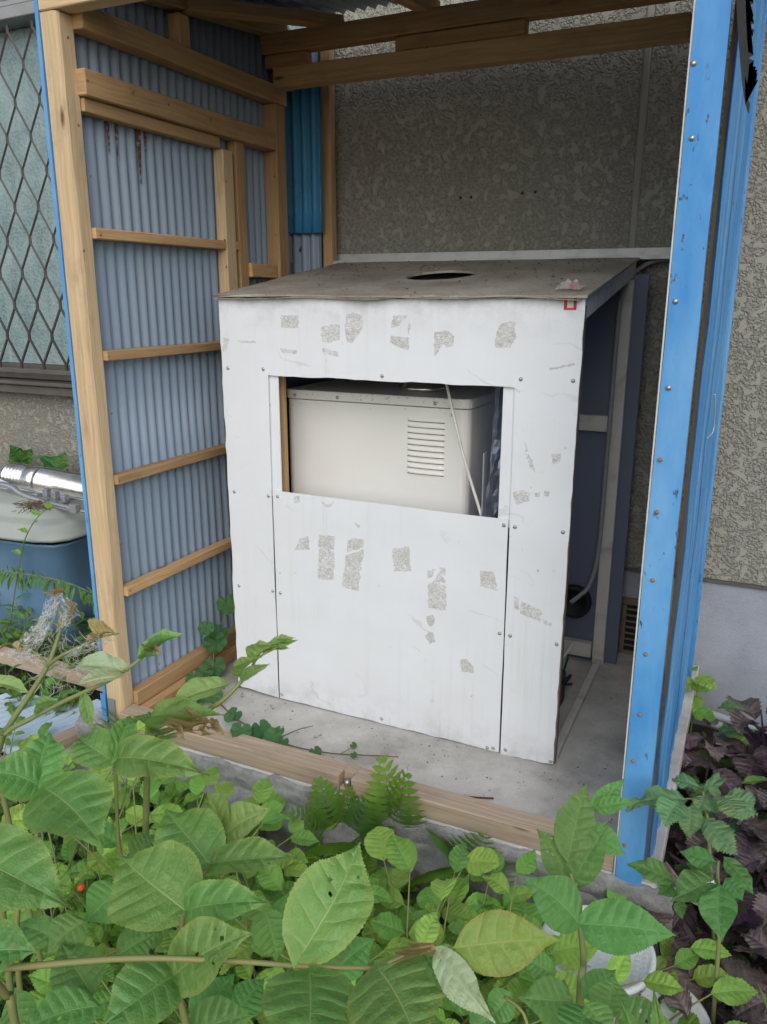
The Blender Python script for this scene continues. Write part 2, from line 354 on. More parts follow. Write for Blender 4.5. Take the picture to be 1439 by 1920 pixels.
def concrete(name, c1, c2, stain, scale=7.0, rough_b=.4, specks=True):
    m, n, p, o = mat(name); b = NB(n); co = b.coord('Object')
    g = b.noise(co, scale, 8, .65); f = b.noise(co, 190, 4, .7); s = b.noise(b.coord('Object', loc=(4, 2, 9)), 3.2, 7, .7)
    c = b.mix(b.ramp(g, [(.32, 0), (.68, 1)]), c1, c2)
    c = b.mix(b.math('MULTIPLY', b.ramp(s, [(.48, 0), (.66, 1)]), .75), c, stain)
    c = b.mix(b.math('MULTIPLY', b.ramp(f, [(.58, 0), (.70, 1)]), .5), c, tuple(x*.45 for x in c2))
    b.ln(c, p.inputs['Base Color']); p.inputs['Roughness'].default_value = .85; p.inputs['Specular IOR Level'].default_value = .25
    b.ln(b.bump(b.math('ADD', g, b.math('MULTIPLY', f, .8)), rough_b, .004), p.inputs['Normal']); return m
M_SLAB = concrete('slab_concrete', (0.62, 0.595, 0.55), (0.46, 0.435, 0.395), (0.28, 0.262, 0.225), 9, .6)
M_FOOT = concrete('rough_footing', (0.44, 0.435, 0.42), (0.25, 0.245, 0.23), (0.13, 0.125, 0.11), 24, 1.0)
M_BASEW = concrete('foundation_render', (0.38, 0.40, 0.44), (0.31, 0.325, 0.36), (0.27, 0.27, 0.27), 9, .6)

def soil_mat():
    m, n, p, o = mat('dark_soil'); b = NB(n); co = b.coord('Object')
    g = b.noise(co, 9, 8, .7); f = b.noise(co, 70, 5, .7)
    c = b.mix(b.ramp(g, [(.3, 0), (.7, 1)]), (0.050, 0.038, 0.025), (0.095, 0.075, 0.048))
    c = b.mix(b.ramp(f, [(.55, 0), (.7, .8)]), c, (0.05, 0.075, 0.025))
    b.ln(c, p.inputs['Base Color']); p.inputs['Roughness'].default_value = .95
    b.ln(b.bump(b.math('ADD', g, f), .9, .02), p.inputs['Normal']); return m
M_SOIL = soil_mat()

def glass_mat():
    m, n, p, o = mat('patterned_glass'); b = NB(n); co = b.coord('Object')
    g = b.noise(co, 7, 5); v = b.voro(co, 90); d = b.noise(b.coord('Object', (9, 1, 1.3), rot=(0, .5, 0)), 2.5, 4)
    c = b.mix(b.ramp(g, [(.35, 0), (.65, 1)]), (0.15, 0.24, 0.24), (0.30, 0.40, 0.38))
    c = b.mix(b.ramp(d, [(.52, 0), (.6, .6)]), c, (0.15, 0.235, 0.22))
    c = b.mix(b.math('MULTIPLY', b.ramp(v, [(.2, 0), (.6, 1)]), .4), c, (0.38, 0.47, 0.46))
    b.ln(c, p.inputs['Base Color']); p.inputs['Roughness'].default_value = .22; p.inputs['Specular IOR Level'].default_value = .6
    b.ln(b.bump(b.math('ADD', v, b.math('MULTIPLY', g, .5)), .5, .003), p.inputs['Normal']); return m
M_GLASS = glass_mat()

def leaf_mat(name, c1, c2, vein, nveins=9, hue=.02, val=.3, transl=.28, rough=.45, veinamt=.7, edge=None, spots=None, spec=.35, qb=.35):
    m, n, p, o = mat(name); b = NB(n); info = b.node('ObjectInfo')
    tc = b.node('TexCoord'); sep = b.node('SeparateXYZ'); b.ln(tc.outputs['UV'], sep.inputs[0])
    u, v = sep.outputs[0], sep.outputs[1]
    a = b.math('ABSOLUTE', b.math('MULTIPLY_ADD', v, 2.0, -1.0))
    side = b.math('GREATER_THAN', v, .5)
    vw = b.noise(tc.outputs['Object'], 3.0, 2)
    ph = b.math('FRACT', b.math('ADD', b.math('ADD', b.math('MULTIPLY', u, nveins), b.math('MULTIPLY', side, .5)), b.math('MULTIPLY', vw, .55)))
    dv = b.math('ABSOLUTE', b.math('SUBTRACT', ph, .5))
    sv = b.ramp(dv, [(0.0, 1), (.03, .6), (.075, 0)])
    sv = b.math('MULTIPLY', sv, b.ramp(a, [(.3, 1), (.97, .25)]))
    mid = b.ramp(a, [(.010, 1), (.035, 0)])
    vm = b.math('MAXIMUM', b.math('MULTIPLY', sv, .6), mid)
    obc = tc.outputs['Object']
    nz = b.noise(obc, 4.0, 4, .65)
    c = b.mix(b.ramp(nz, [(.3, 0), (.7, 1)]), c1, c2)
    if edge: c = b.mix(b.math('MULTIPLY', b.ramp(a, [(.72, 0), (1.0, 1)]), .6), c, edge)
    if spots:
        k = b.noise(obc, 11, 4, .6); c = b.mix(b.ramp(k, [(.60, 0), (.68, .85)]), c, spots)
    c = b.mix(b.math('MULTIPLY', vm, veinamt), c, vein)
    hv = b.node('HueSaturation'); b.ln(c, hv.inputs['Color'])
    b.ln(b.math('MULTIPLY_ADD', info.outputs['Random'], hue*2, .5-hue), hv.inputs['Hue'])
    rnd2 = b.math('FRACT', b.math('MULTIPLY', info.outputs['Random'], 7.31))
    b.ln(b.math('MULTIPLY_ADD', rnd2, val, 1-val*.5), hv.inputs['Value'])
    b.ln(hv.outputs[0], p.inputs['Base Color']); b.ln(b.ramp(b.noise(obc, 7, 2), [(.35, rough*.75), (.7, min(1, rough*1.35))]), p.inputs['Roughness']); p.inputs['Specular IOR Level'].default_value = spec
    q1 = b.math('SUBTRACT', 1.0, b.math('MULTIPLY', dv, 2.0)); hb = b.math('MULTIPLY', b.math('SUBTRACT', 1.0, b.math('MULTIPLY', q1, q1)), b.ramp(a, [(.05, 0), (.35, 1), (1.0, .4)])); fn = b.noise(obc, 26, 3, .6)
    h = b.math('SUBTRACT', b.math('ADD', b.math('MULTIPLY', hb, .28), b.math('MULTIPLY', fn, .22)), b.math('MULTIPLY', mid, .25))
    nrm = b.bump(h, qb, .05); b.ln(nrm, p.inputs['Normal'])
    if transl:
        tr = b.node('BsdfTranslucent'); mx = b.node('MixShader'); mx.inputs[0].default_value = transl
        h2 = b.node('HueSaturation'); b.ln(hv.outputs[0], h2.inputs['Color']); h2.inputs['Saturation'].default_value = 1.15; h2.inputs['Value'].default_value = 1.5; h2.inputs['Hue'].default_value = .485
        b.ln(h2.outputs[0], tr.inputs[0]); b.ln(p.outputs[0], mx.inputs[1]); b.ln(tr.outputs[0], mx.inputs[2]); b.ln(mx.outputs[0], o.inputs[0])
    return m
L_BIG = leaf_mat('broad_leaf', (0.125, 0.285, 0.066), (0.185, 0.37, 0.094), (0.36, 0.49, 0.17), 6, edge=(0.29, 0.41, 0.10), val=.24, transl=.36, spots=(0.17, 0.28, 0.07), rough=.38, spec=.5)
L_CURL = leaf_mat('light_curled_leaf', (0.21, 0.36, 0.10), (0.30, 0.45, 0.16), (0.42, 0.54, 0.24), 6, val=.25, transl=.35, spots=(0.30, 0.30, 0.12))
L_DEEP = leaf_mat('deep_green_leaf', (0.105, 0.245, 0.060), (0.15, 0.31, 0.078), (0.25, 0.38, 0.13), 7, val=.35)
L_PALE = leaf_mat('pale_leaf_underside', (0.46, 0.55, 0.30), (0.56, 0.64, 0.40), (0.50, 0.56, 0.33), 8, spots=(0.40, 0.33, 0.17), rough=.6)
L_YELL = leaf_mat('yellowing_leaf', (0.20, 0.31, 0.065), (0.26, 0.36, 0.08), (0.40, 0.44, 0.14), 6, spots=(0.32, 0.31, 0.07), edge=(0.29, 0.22, 0.05), val=.1, hue=.005)
L_WEED = leaf_mat('bright_weed_leaf', (0.20, 0.39, 0.06), (0.30, 0.50, 0.10), (0.36, 0.52, 0.15), 7, val=.5, hue=.025, veinamt=.5)
L_WEED2 = leaf_mat('mid_weed_leaf', (0.105, 0.23, 0.05), (0.155, 0.30, 0.065), (0.17, 0.28, 0.10), 7, val=.5, hue=.02, veinamt=.45)
L_FERN = leaf_mat('fern_leaf', (0.16, 0.33, 0.07), (0.24, 0.43, 0.10), (0.2, 0.3, 0.1), 9, val=.3, veinamt=.0, qb=0.0, transl=.4)
L_GRASS = leaf_mat('grass_blade', (0.07, 0.16, 0.04), (0.12, 0.22, 0.055), (0.15, 0.25, 0.08), 2, val=.4, veinamt=.2)
L_SHISO = leaf_mat('green_perilla', (0.12, 0.25, 0.10), (0.19, 0.33, 0.14), (0.22, 0.33, 0.17), 7, rough=.4, val=.3, qb=.4)
L_PURP = leaf_mat('purple_perilla', (0.075, 0.040, 0.052), (0.19, 0.14, 0.125), (0.22, 0.13, 0.16), 7, val=.9, hue=.05, transl=.12, rough=.33, spec=.6, qb=.4)
L_PURP2 = leaf_mat('violet_perilla', (0.095, 0.04, 0.075), (0.15, 0.065, 0.105), (0.2, 0.1, 0.14), 7, val=.5, hue=.02, transl=.2, rough=.42, qb=.4)
L_PEPPER = leaf_mat('pepper_leaf', (0.065, 0.185, 0.045), (0.095, 0.235, 0.06), (0.18, 0.31, 0.11), 6, val=.25, veinamt=.5, rough=.35)
L_DEAD = leaf_mat('withered_leaf', (0.38, 0.26, 0.10), (0.50, 0.40, 0.22), (0.38, 0.30, 0.18), 7, val=.5, rough=.8)
M_STEM = paint('green_stem', (0.20, 0.24, 0.085), .55, (0.26, 0.20, 0.09), .6, 20.0)
M_RACH = paint('brown_green_rachis', (0.22, 0.22, 0.075), .55, (0.25, 0.15, 0.06), .7, 14.0)
M_TWIG = paint('brown_twig', (0.16, 0.10, 0.055), .8, (0.07, 0.045, 0.025), .6, 40.0)
M_PSTEM = paint('purple_stem', (0.075, 0.04, 0.045), .6, (0.10, 0.09, 0.05), .6, 20.0)
M_PETAL = paint('white_petal', (0.75, 0.76, 0.70), .6, (0.6, 0.62, 0.45), .3, 30.0)
M_BERRY = paint('orange_berry', (0.60, 0.09, 0.02), .35, (0.5, 0.15, 0.03), .4, 60.0)

def web_mat():
    m, n, p, o = mat('silk_web'); b = NB(n); co = b.coord('Object'); g = b.noise(b.coord('Object', (1, 1, 1)), 70, 5, .75, 1.5)
    t = b.node('BsdfTransparent'); mx = b.node('MixShader'); p.inputs['Base Color'].default_value = (0.72, 0.72, 0.69, 1); p.inputs['Roughness'].default_value = .7
    b.ln(b.ramp(g, [(.44, .04), (.62, .62)]), mx.inputs[0]); b.ln(t.outputs[0], mx.inputs[1]); b.ln(p.outputs[0], mx.inputs[2]); b.ln(mx.outputs[0], o.inputs[0]); return m
M_WEB = web_mat()
M_SILK = paint('silk_thread', (0.62, 0.60, 0.54), .8, (0.4, 0.33, 0.22), .5, 40.0)
def film_mat():
    m, n, p, o = mat('crumpled_plastic_film'); b = NB(n); g = b.noise(b.coord('Object'), 45, 3)
    c = b.mix(b.ramp(g, [(.52, 0), (.62, 1)]), (0.50, 0.48, 0.45), (0.60, 0.15, 0.20)); b.ln(c, p.inputs['Base Color']); p.inputs['Roughness'].default_value = .2
    t = b.node('BsdfTransparent'); mx = b.node('MixShader'); mx.inputs[0].default_value = .42; b.ln(t.outputs[0], mx.inputs[1]); b.ln(p.outputs[0], mx.inputs[2]); b.ln(mx.outputs[0], o.inputs[0]); return m
M_FILM = film_mat()

# ------------------------------------------------------------------ ground
def ground():
    g = [-60, -30, -15, -8, -5, -3.5]; x = -2.6
    while x < 2.61: g.append(round(x, 3)); x += 0.08
    g += [3.5, 5, 8, 15, 30, 60]
    V, F = [], []; n = len(g)
    for yy in g:
        for xx in g:
            z = -0.20
            if abs(xx) < 2.5 and abs(yy) < 2.5: z += 0.03*mnoise.noise(Vector((xx*3, yy*3, 0)))+0.012*mnoise.noise(Vector((xx*11, yy*11, 3)))
            V.append((xx, yy, z))
    for j in range(n-1):
        for i in range(n-1): F.append((j*n+i, j*n+i+1, (j+1)*n+i+1, (j+1)*n+i))
    o = put('ground', mesh_of('ground', V, F, M_SOIL, True)); tag(o, 'dark garden soil under the plants', 'ground', kind='structure')
ground()

# ------------------------------------------------------------------ house wall behind the shed
YW = 0.72
house = thing('house', 'house wall of beige textured siding panels with grilled window behind the shed', 'house', (0.4, YW, -0.2))
zt = 5.0
JT = [0.886, 1.796, 2.706]
def panel(x0, x1, z0, z1): box('siding_panel', (x0, YW, z0), (x1, YW+0.016, z1), M_SIDING, house, 0.002)
panel(-0.055, 0.876, 0.285, zt); panel(0.896, 1.786, 0.285, zt); panel(1.806, 2.696, 0.285, zt); panel(2.716, 4.5, 0.285, zt)
panel(-0.965, -0.058, 0.285, 0.70); panel(-1.875, -0.968, 0.285, 0.70); panel(-2.02, -1.878, 0.285, 0.70)
panel(-5.0, -2.023, 0.285, zt); panel(-2.02, -0.058, 2.24, zt)
for x in JT: box('joint_strip', (x-0.0097, YW-0.004, 0.285), (x+0.0097, YW+0.012, zt), paint('joint_sealant', (0.30, 0.285, 0.235), .7, (0.2, .18, .14), .4, 12.0) if x == JT[0] else bpy.data.materials['joint_sealant'], house, 0.004)
box('wall_core', (-5, YW+0.018, 0.285), (4.5, YW+0.3, zt), M_BRONZE, house, 0)
box('siding_shadow_strip', (-5, YW+0.002, 0.2725), (4.5, YW+0.03, 0.2835), M_BRONZE, house, 0.001)  # dark strip standing in for the shadow line below the siding
box('foundation', (-5, YW+0.012, -0.4), (4.5, YW+0.3, 0.272), M_BASEW, house, 0)
# two nail holes in pairs on the siding
for px, py in ((864, 371), (884, 370), (980, 362), (1004, 360)):
    p = on(px, py, 1, YW); V, F = tube_geo([(p.x, YW+0.002, p.z), (p.x, YW-0.0012, p.z)], 0.0045, 8); put('plugged_hole', mesh_of('plugged_hole', V, F, M_BLACK), house)
# vent in the foundation
vent = box('vent', (0.885, YW-0.004, 0.165), (1.065, YW+0.02, 0.185), M_VENT, house, 0.002)
for x in (0.887, 0.942, 1.000, 1.055): box('vent_bar', (x, YW-0.010, 0.012), (x+0.016, YW+0.02, 0.1645), M_VENT, vent, 0.002)
box('vent_base', (0.885, YW-0.004, -0.005), (1.072, YW+0.02, 0.0115), M_VENT, vent, 0.002)
box('vent_void', (0.889, YW+0.004, 0.012), (1.068, YW+0.0118, 0.164), M_BLACK, vent, 0)
for i in range(7): box('vent_wire', (0.904, YW-0.003, 0.028+i*0.02), (1.054, YW-0.0005, 0.034+i*0.02), M_VENT, vent, 0)
# window
win = box('window', (-2.02, YW-0.075, 0.70), (-0.058, YW+0.02, 0.735), M_BRONZE, house, 0.003, label='bronze framed window with diamond grille')
box('window_sill', (-2.05, YW-0.095, 0.738), (-0.058, YW+0.02, 0.752), M_BRONZE, win, 0.003)
box('sash_rail', (-2.0, YW-0.02, 0.7545), (-0.10, YW+0.015, 0.815), M_BRONZE, win, 0.003)
box('grille_frame', (-2.0, YW-0.085, 0.785), (-0.10, YW-0.062, 0.803), M_BRONZE, win, 0.002)
box('head_rail', (-2.02, YW-0.095, 2.045), (-0.058, YW+0.02, 2.085), M_SASH, win, 0.003)
for i, z in enumerate((2.088, 2.112, 2.136, 2.160)):
    box('shutter_rail', (-2.02, YW-0.085+0.012*i, z), (-0.058, YW+0.02, z+0.019), M_SASH, win, 0.003)
box('frame_jamb', (-0.098, YW-0.055, 0.754), (-0.060, YW+0.015, 2.043), M_BRONZE, win, 0.003)
box('frame_jamb', (-2.018, YW-0.055, 0.754), (-1.98, YW+0.015, 2.043), M_BRONZE, win, 0.003)
box('frame_jamb', (-1.08, YW-0.03, 0.817), (-1.03, YW+0.012, 2.043), M_BRONZE, win, 0.003)
box('pane', (-1.978, YW, 0.817), (-1.082, YW+0.006, 2.043), M_GLASS, win, 0)
box('pane', (-1.028, YW, 0.817), (-0.10, YW+0.006, 2.043), M_GLASS, win, 0)
# diamond grille: each bent strand touches its neighbours
def strand_mesh(phase):
    pts = []; z = 0.80; k = phase; hw, hh = 0.031, 0.121
    while z < 2.05:
        s = 1 if k % 2 else -1
        pts += [(s*(hw-0.002), YW-0.07, z), (s*(hw-0.002), YW-0.07, z+0.026)]
        z += hh; k += 1
    V, F = tube_geo(pts, 0.0050, 4); return mesh_of('grille_strand', V, F, M_GRILLE)
SM = [strand_mesh(0), strand_mesh(1)]
for i in range(30):
    put('grille_strand', SM[i % 2], win, Matrix.Translation((-1.95+i*0.062, 0, 0)))

# ------------------------------------------------------------------ concrete base
def rough_grid(name, nx, nz, f, m, amp, sc_, seed):
    V, F = [], []
    for j in range(nz+1):
        for i in range(nx+1):
            p = Vector(f(i/nx, j/nz)); q = mnoise.noise_vector(p*sc_+Vector((seed, 0, 0)))*amp + mnoise.noise_vector(p*sc_*3.7)*amp*.4
            V.append(p+q)
    for j in range(nz):
        for i in range(nx): F.append((j*(nx+1)+i, j*(nx+1)+i+1, (j+1)*(nx+1)+i+1, (j+1)*(nx+1)+i))
    return mesh_of(name, V, F, m, True)
sl_o = box('concrete_slab', (-0.27, -0.318, -0.06), (1.185, YW+0.0115, 0.0), M_SLAB, None, 0.004); tag(sl_o, 'stained pale concrete slab under the white enclosure', 'slab', kind='structure')
def prof(u, v):
    P = [(-0.30, -0.0015), (-0.327, -0.006), (-0.331, -0.03), (-0.327, -0.058), (-0.335, -0.064), (-0.365, -0.07), (-0.378, -0.085), (-0.382, -0.14), (-0.388, -0.2), (-0.392, -0.28)]
    t = v*(len(P)-1); i = min(int(t), len(P)-2); k = t-i
    return (-0.30+u*1.52, P[i][0]*(1-k)+P[i+1][0]*k, P[i][1]*(1-k)+P[i+1][1]*k)
ft = put('concrete_footing', rough_grid('concrete_footing', 260, 60, prof, M_FOOT, 0.006, 24, 3)); tag(ft, 'rough cracked concrete footing edge below the timber sill', 'footing', kind='structure')

# ------------------------------------------------------------------ shed
shed = thing('shed', 'open lean-to shed of pine timber frame and corrugated sheet with blue trim', 'shed', (0.45, 0.1, 0.0))
T = lambda name, lo, hi, m=M_WOOD, wob=0.0012, **k: box(name, lo, hi, m, shed, 0.0022, wob, **k)
def join_boxes(name, lst, m, parent):
    bm = bmesh.new()
    for lo, hi in lst:
        me = box_mesh(name, lo, hi, m, 0.002); bm.from_mesh(me); bpy.data.meshes.remove(me)
    me = bpy.data.meshes.new(name); bm.to_mesh(me); bm.free(); me.materials.append(m); return put(name, me, parent)
def corrugated(name, u0, u1, v0, v1, place, m, parent, pitch=0.0335, amp=0.0075, nv=6, thick=0.0011, wob=0.0, label=None, lobe=1):
    nu = int((u1-u0)/pitch*12); V, F = [], []; n = nu+1; NV = nv+1
    for s in (0, 1):
        for j in range(NV):
            for i in range(n):
                u = u0+(u1-u0)*i/nu; v = v0+(v1-v0)*j/nv
                d = lobe*amp*(2*abs(math.cos(math.pi*(u-u0)/pitch))**0.9-1) + wob*mnoise.noise(Vector((u*5, v*4, 1)))
                V.append(place(u, v, d + s*thick))
    for s in (0, 1):
        b0 = s*n*NV
        for j in range(nv):
            for i in range(nu):
                q = (b0+j*n+i, b0+j*n+i+1, b0+(j+1)*n+i+1, b0+(j+1)*n+i)
                F.append(q if s == 0 else tuple(reversed(q)))
    for j in (0, nv):
        for i in range(nu): F.append((j*n+i, j*n+i+1, n*NV+j*n+i+1, n*NV+j*n+i))
    for i in (0, nu):
        for j in range(nv): F.append((j*n+i, (j+1)*n+i, n*NV+(j+1)*n+i, n*NV+j*n+i))
    return put(name, mesh_of(name, V, F, m, True), parent, None, label)
# left wall
def waney_post():
    x0, x1, y0, y1, z1 = -0.205, -0.158, -0.302, -0.257, 1.665; n = 120; V, F = [], []; bm = bmesh.new(); rows = []
    for j in range(n+1):
        z = z1*j/n; c = .009+.013*max(0, mnoise.noise(Vector((3, 1, z*2.3)))+.35)+.003*mnoise.noise(Vector((9, 1, z*11))); e = .0012*mnoise.noise(Vector((0, 5, z*5)))
        rows.append([bm.verts.new(q) for q in ((x0+.002, y1, z), (x0, y1-.002, z), (x0, y0+.002, z), (x0+.002, y0+e, z), (x1-c, y0+e, z), (x1-c*.25, y0+c*.45+e, z), (x1+e, y0+c*.9, z), (x1+e, y1, z))])
    ul = bm.loops.layers.uv.new('UVMap'); per = [0, .003, .043, .046, .082, .091, .10, .14, .186]
    for j in range(n):
        for k in range(8):
            k2 = (k+1) % 8; f = bm.faces.new((rows[j][k], rows[j][k2], rows[j+1][k2], rows[j+1][k])); f.normal_update()
            for lp, (jj, kk) in zip(f.loops, ((j, k), (j, k+1), (j+1, k+1), (j+1, k))): lp[ul].uv = (z1*jj/n+3.3, per[kk]+7.1)
    bm.faces.new(rows[0]); bm.faces.new(list(reversed(rows[-1]))); bmesh.ops.recalc_face_normals(bm, faces=bm.faces)
    me = bpy.data.meshes.new('post'); bm.to_mesh(me); bm.free(); me.materials.append(M_POST); put('post', me, shed)
waney_post()
corrugated('corrugated_sheet', -0.27, 0.655, 0.66, 1.86, lambda u, v, d: (-0.188+d, u, v), M_CORR, shed, wob=.002)
corrugated('corrugated_sheet', -0.27, 0.655, 0.012, 0.70, lambda u, v, d: (-0.191+d, u, v), M_CORR, shed, wob=.002)
corrugated('corrugated_sheet', -0.20, -0.066, 0.012, 1.86, lambda u, v, d: (u, 0.647-d, v), M_CORR, shed, wob=.002)
corrugated('corrugated_sheet', -0.176, -0.046, 1.285, 1.76, lambda u, v, d: (u, 0.618-d+(0.004 if u > -.06 else 0), v), M_BLUE2, shed, label='short blue corrugated offcut hung in the back corner')
T('rail', (-0.178, -0.262, 1.511), (-0.133, 0.515, 1.564), wob=.002)
T('lintel', (-0.178, -0.254, 1.480), (-0.150, 0.238, 1.509))
for z0 in (1.217, 0.942, 0.640, 0.348):
    T('rail', (-0.178, -0.255, z0), (-0.147, 0.30 if z0 > 1.2 else 0.2385, z0+0.024), wob=.0018)
T('rail', (-0.178, -0.255, 0.036), (-0.146, 0.62, 0.078), wob=.002)
T('base_timber', (-0.186, -0.256, 0.001), (-0.122, 0.62, 0.034), wob=.002)
T('stud', (-0.178, 0.240, 0.078), (-0.1445, 0.286, 1.479), M_POST)
T('stud', (-0.178, 0.306, 0.078), (-0.1485, 0.348, 1.510))
T('stud', (-0.178, 0.492, 0.078), (-0.131, 0.545, 1.640))
T('rail', (-0.178, 0.350, 1.145), (-0.140, 0.490, 1.185))
T('side_beam', (-0.178, -0.257, 1.641), (-0.132, 0.56, 1.690), wob=.002)
T('strut', (-0.176, 0.078, 1.691), (-0.140, 0.120, 1.765))
bar('wall_plate', (-0.158, -0.33, 1.744), (-0.158, 0.585, 1.850), 0.042, 0.036, M_WOOD, shed)
T('stud', (-0.070, 0.655, 0.0), (-0.036, 0.688, 1.86))
# back
T('stud', (-0.176, 0.552, 1.691), (-0.128, 0.60, 1.80))
T('back_beam', (-0.140, 0.498, 1.680), (1.012, 0.545, 1.734), wob=.003)
T('spacer', (0.25, 0.505, 1.735), (0.613, 0.54, 1.7715))
T('spacer', (-0.172, 0.505, 1.735), (-0.03, 0.54, 1.7715))
T('back_beam', (-0.190, 0.500, 1.773), (1.150, 0.546, 1.826), wob=.003)
# roof
T('front_beam', (-0.206, -0.304, 1.667), (1.158, -0.258, 1.728), M_POST, wob=.002)
for x in (0.33, 0.78, 1.09): bar('rafter', (x, -0.32, 1.750), (x, 0.585, 1.8495), 0.04, 0.036, M_WOOD, shed)
bar('brace', (-0.14, 0.10, 1.786), (0.05, 0.56, 1.8455), 0.045, 0.030, M_WOOD, shed)
corrugated('roof_sheet', -0.30, 1.24, -0.34, 0.585, lambda u, v, d: (u, v, 1.782+(v+0.3)*0.11+d), M_CORR, shed)
T('side_beam', (1.035, -0.255, 1.700), (1.078, 0.497, 1.748))
T('stud', (1.105, 0.495, 0.0), (1.148, 0.545, 1.772))
T('post', (1.112, -0.316, -0.03), (1.1500, -0.272, 1.666), M_DARKW, wob=.001)
# right: blue trim and side sheet
def trim(name, xs, y0, z0, z1, ret, th, m):
    n = 40; V, F = [], []
    prof_ = [(xs[0], y0+ret), (xs[0], y0), (xs[1], y0), (xs[1], y0+ret*.5), (xs[1]-th, y0+ret*.5), (xs[1]-th, y0+th), (xs[0]+th, y0+th), (xs[0]+th, y0+ret)]
    for j in range(n+1):
        z = z0+(z1-z0)*j/n
        for k, (x, y) in enumerate(prof_):
            d = mnoise.noise_vector(Vector((0, k*.02, z*6)))*0.0016; V.append((x+d.x, y+d.y, z))
    K = len(prof_)
    for j in range(n):
        for k in range(K): F.append((j*K+k, j*K+(k+1) % K, (j+1)*K+(k+1) % K, (j+1)*K+k))
    F.append(tuple(reversed(range(K)))); F.append(tuple(n*K+k for k in range(K)))
    return put(name, mesh_of(name, V, F, m), shed)
trim('corner_trim', (1.1075, 1.1565), -0.3215, -0.03, 1.86, 0.035, 0.0012, M_BLUE)
trim('corner_trim', (-0.2175, -0.2075), -0.303, 0.0, 1.86, 0.10, 0.0012, M_BLUE)
box('trim_lip', (1.1040, -0.3205, -0.01), (1.1066, -0.318, 1.7), M_ANGLE, shed, 0)
def side_sheet(u0, u1, x, seed, lab):
    V, F = [], []; nu, nv = int((u1-u0)/.006), 60; n = nu+1
    for s in (0, 1):
        for j in range(nv+1):
            for i in range(n):
                u = u0+(u1-u0)*i/nu; v = -.02+1.88*j/nv; k = ((u-u0)/.095) % 1.0
                d = .005*(min(1, max(0, (abs(k-.5)-.18)/.10)))+.004*mnoise.noise(Vector((u*4, v*2.5, seed)))+.0005*mnoise.noise(Vector((u*20, v*9, seed)))
                if i < 3 or i > nu-3: d += .003*mnoise.noise(Vector((seed, u, v*7)))
                V.append((x+d+s*.001, u, v))
    for s in (0, 1):
        for j in range(nv):
            for i in range(nu):
                b0 = s*n*(nv+1); q = (b0+j*n+i, b0+j*n+i+1, b0+(j+1)*n+i+1, b0+(j+1)*n+i); F.append(q)
    m_ = n*(nv+1)
    for i in (0, nu):
        for j in range(nv): F.append((j*n+i, (j+1)*n+i, m_+(j+1)*n+i, m_+j*n+i))
    put('side_sheet', mesh_of('side_sheet', V, F, M_BLUE, True), shed, None, lab)
side_sheet(-0.300, 0.06, 1.1615, 1, 'front blue ribbed side sheet with ragged edge'); side_sheet(0.02, 0.60, 1.1560, 5, 'rear blue ribbed side sheet')
box('corner_trim', (1.148, 0.603, -0.02), (1.170, 0.640, 1.86), M_BLUE, shed, 0.001)
# sill
join_boxes('sill', [((-0.155, -0.316, 0.0015), (0.492, -0.261, 0.046)), ((0.4922, -0.290, 0.0016), (0.5228, -0.2615, 0.0455)), ((0.4923, -0.314, 0.0017), (0.5227, -0.2905, 0.014)), ((0.523, -0.316, 0.0015), (1.1035, -0.261, 0.045))], M_SILL, shed)
def lathe(prof_, sides=16):
    V, F = [], []
    for r, z in prof_:
        for k in range(sides):
            a = 2*math.pi*k/sides; V.append((r*math.cos(a), r*math.sin(a), z))
    for i in range(len(prof_)-1):
        for k in range(sides):
            k2 = (k+1) % sides; F.append((i*sides+k, i*sides+k2, (i+1)*sides+k2, (i+1)*sides+k))
    if prof_[0][0] > 1e-6: F.append(tuple(reversed(range(sides))))
    if prof_[-1][0] > 1e-6: F.append(tuple((len(prof_)-1)*sides+k for k in range(sides)))
    return V, F
SCR = mesh_of('screw', *lathe([(0.0046, 0), (0.0046, 0.0006), (0.0034, 0.0010), (0.0032, 0.0022), (0.0020, 0.0030), (0.0006, 0.0031)], 10), M_STEEL, True)
SCRR = mesh_of('screw', *lathe([(0.0040, 0), (0.0040, 0.0010), (0.0030, 0.0026), (0.0006, 0.0032)], 8), M_RSCREW, True)
ROTY = Matrix.Rotation(math.radians(90), 4, 'X')      # +Z -> -Y
for px, py in ((1301, 119), (1298, 259), (1267, 565), (1254, 727), (1238, 862), (1232, 960), (1224, 1088), (1211, 1227), (1200, 1340), (1188, 1427), (1171, 1585)):
    p = on(px, py, 1, -0.322); put('screw', SCR if py < 800 else SCRR, shed, Matrix.Translation((p.x, -0.3219, p.z)) @ ROTY)
tube('bolt', [(0.5075, -0.302, 0.013), (0.5075, -0.302, 0.03)], 0.0075, M_STEEL, shed, 6)
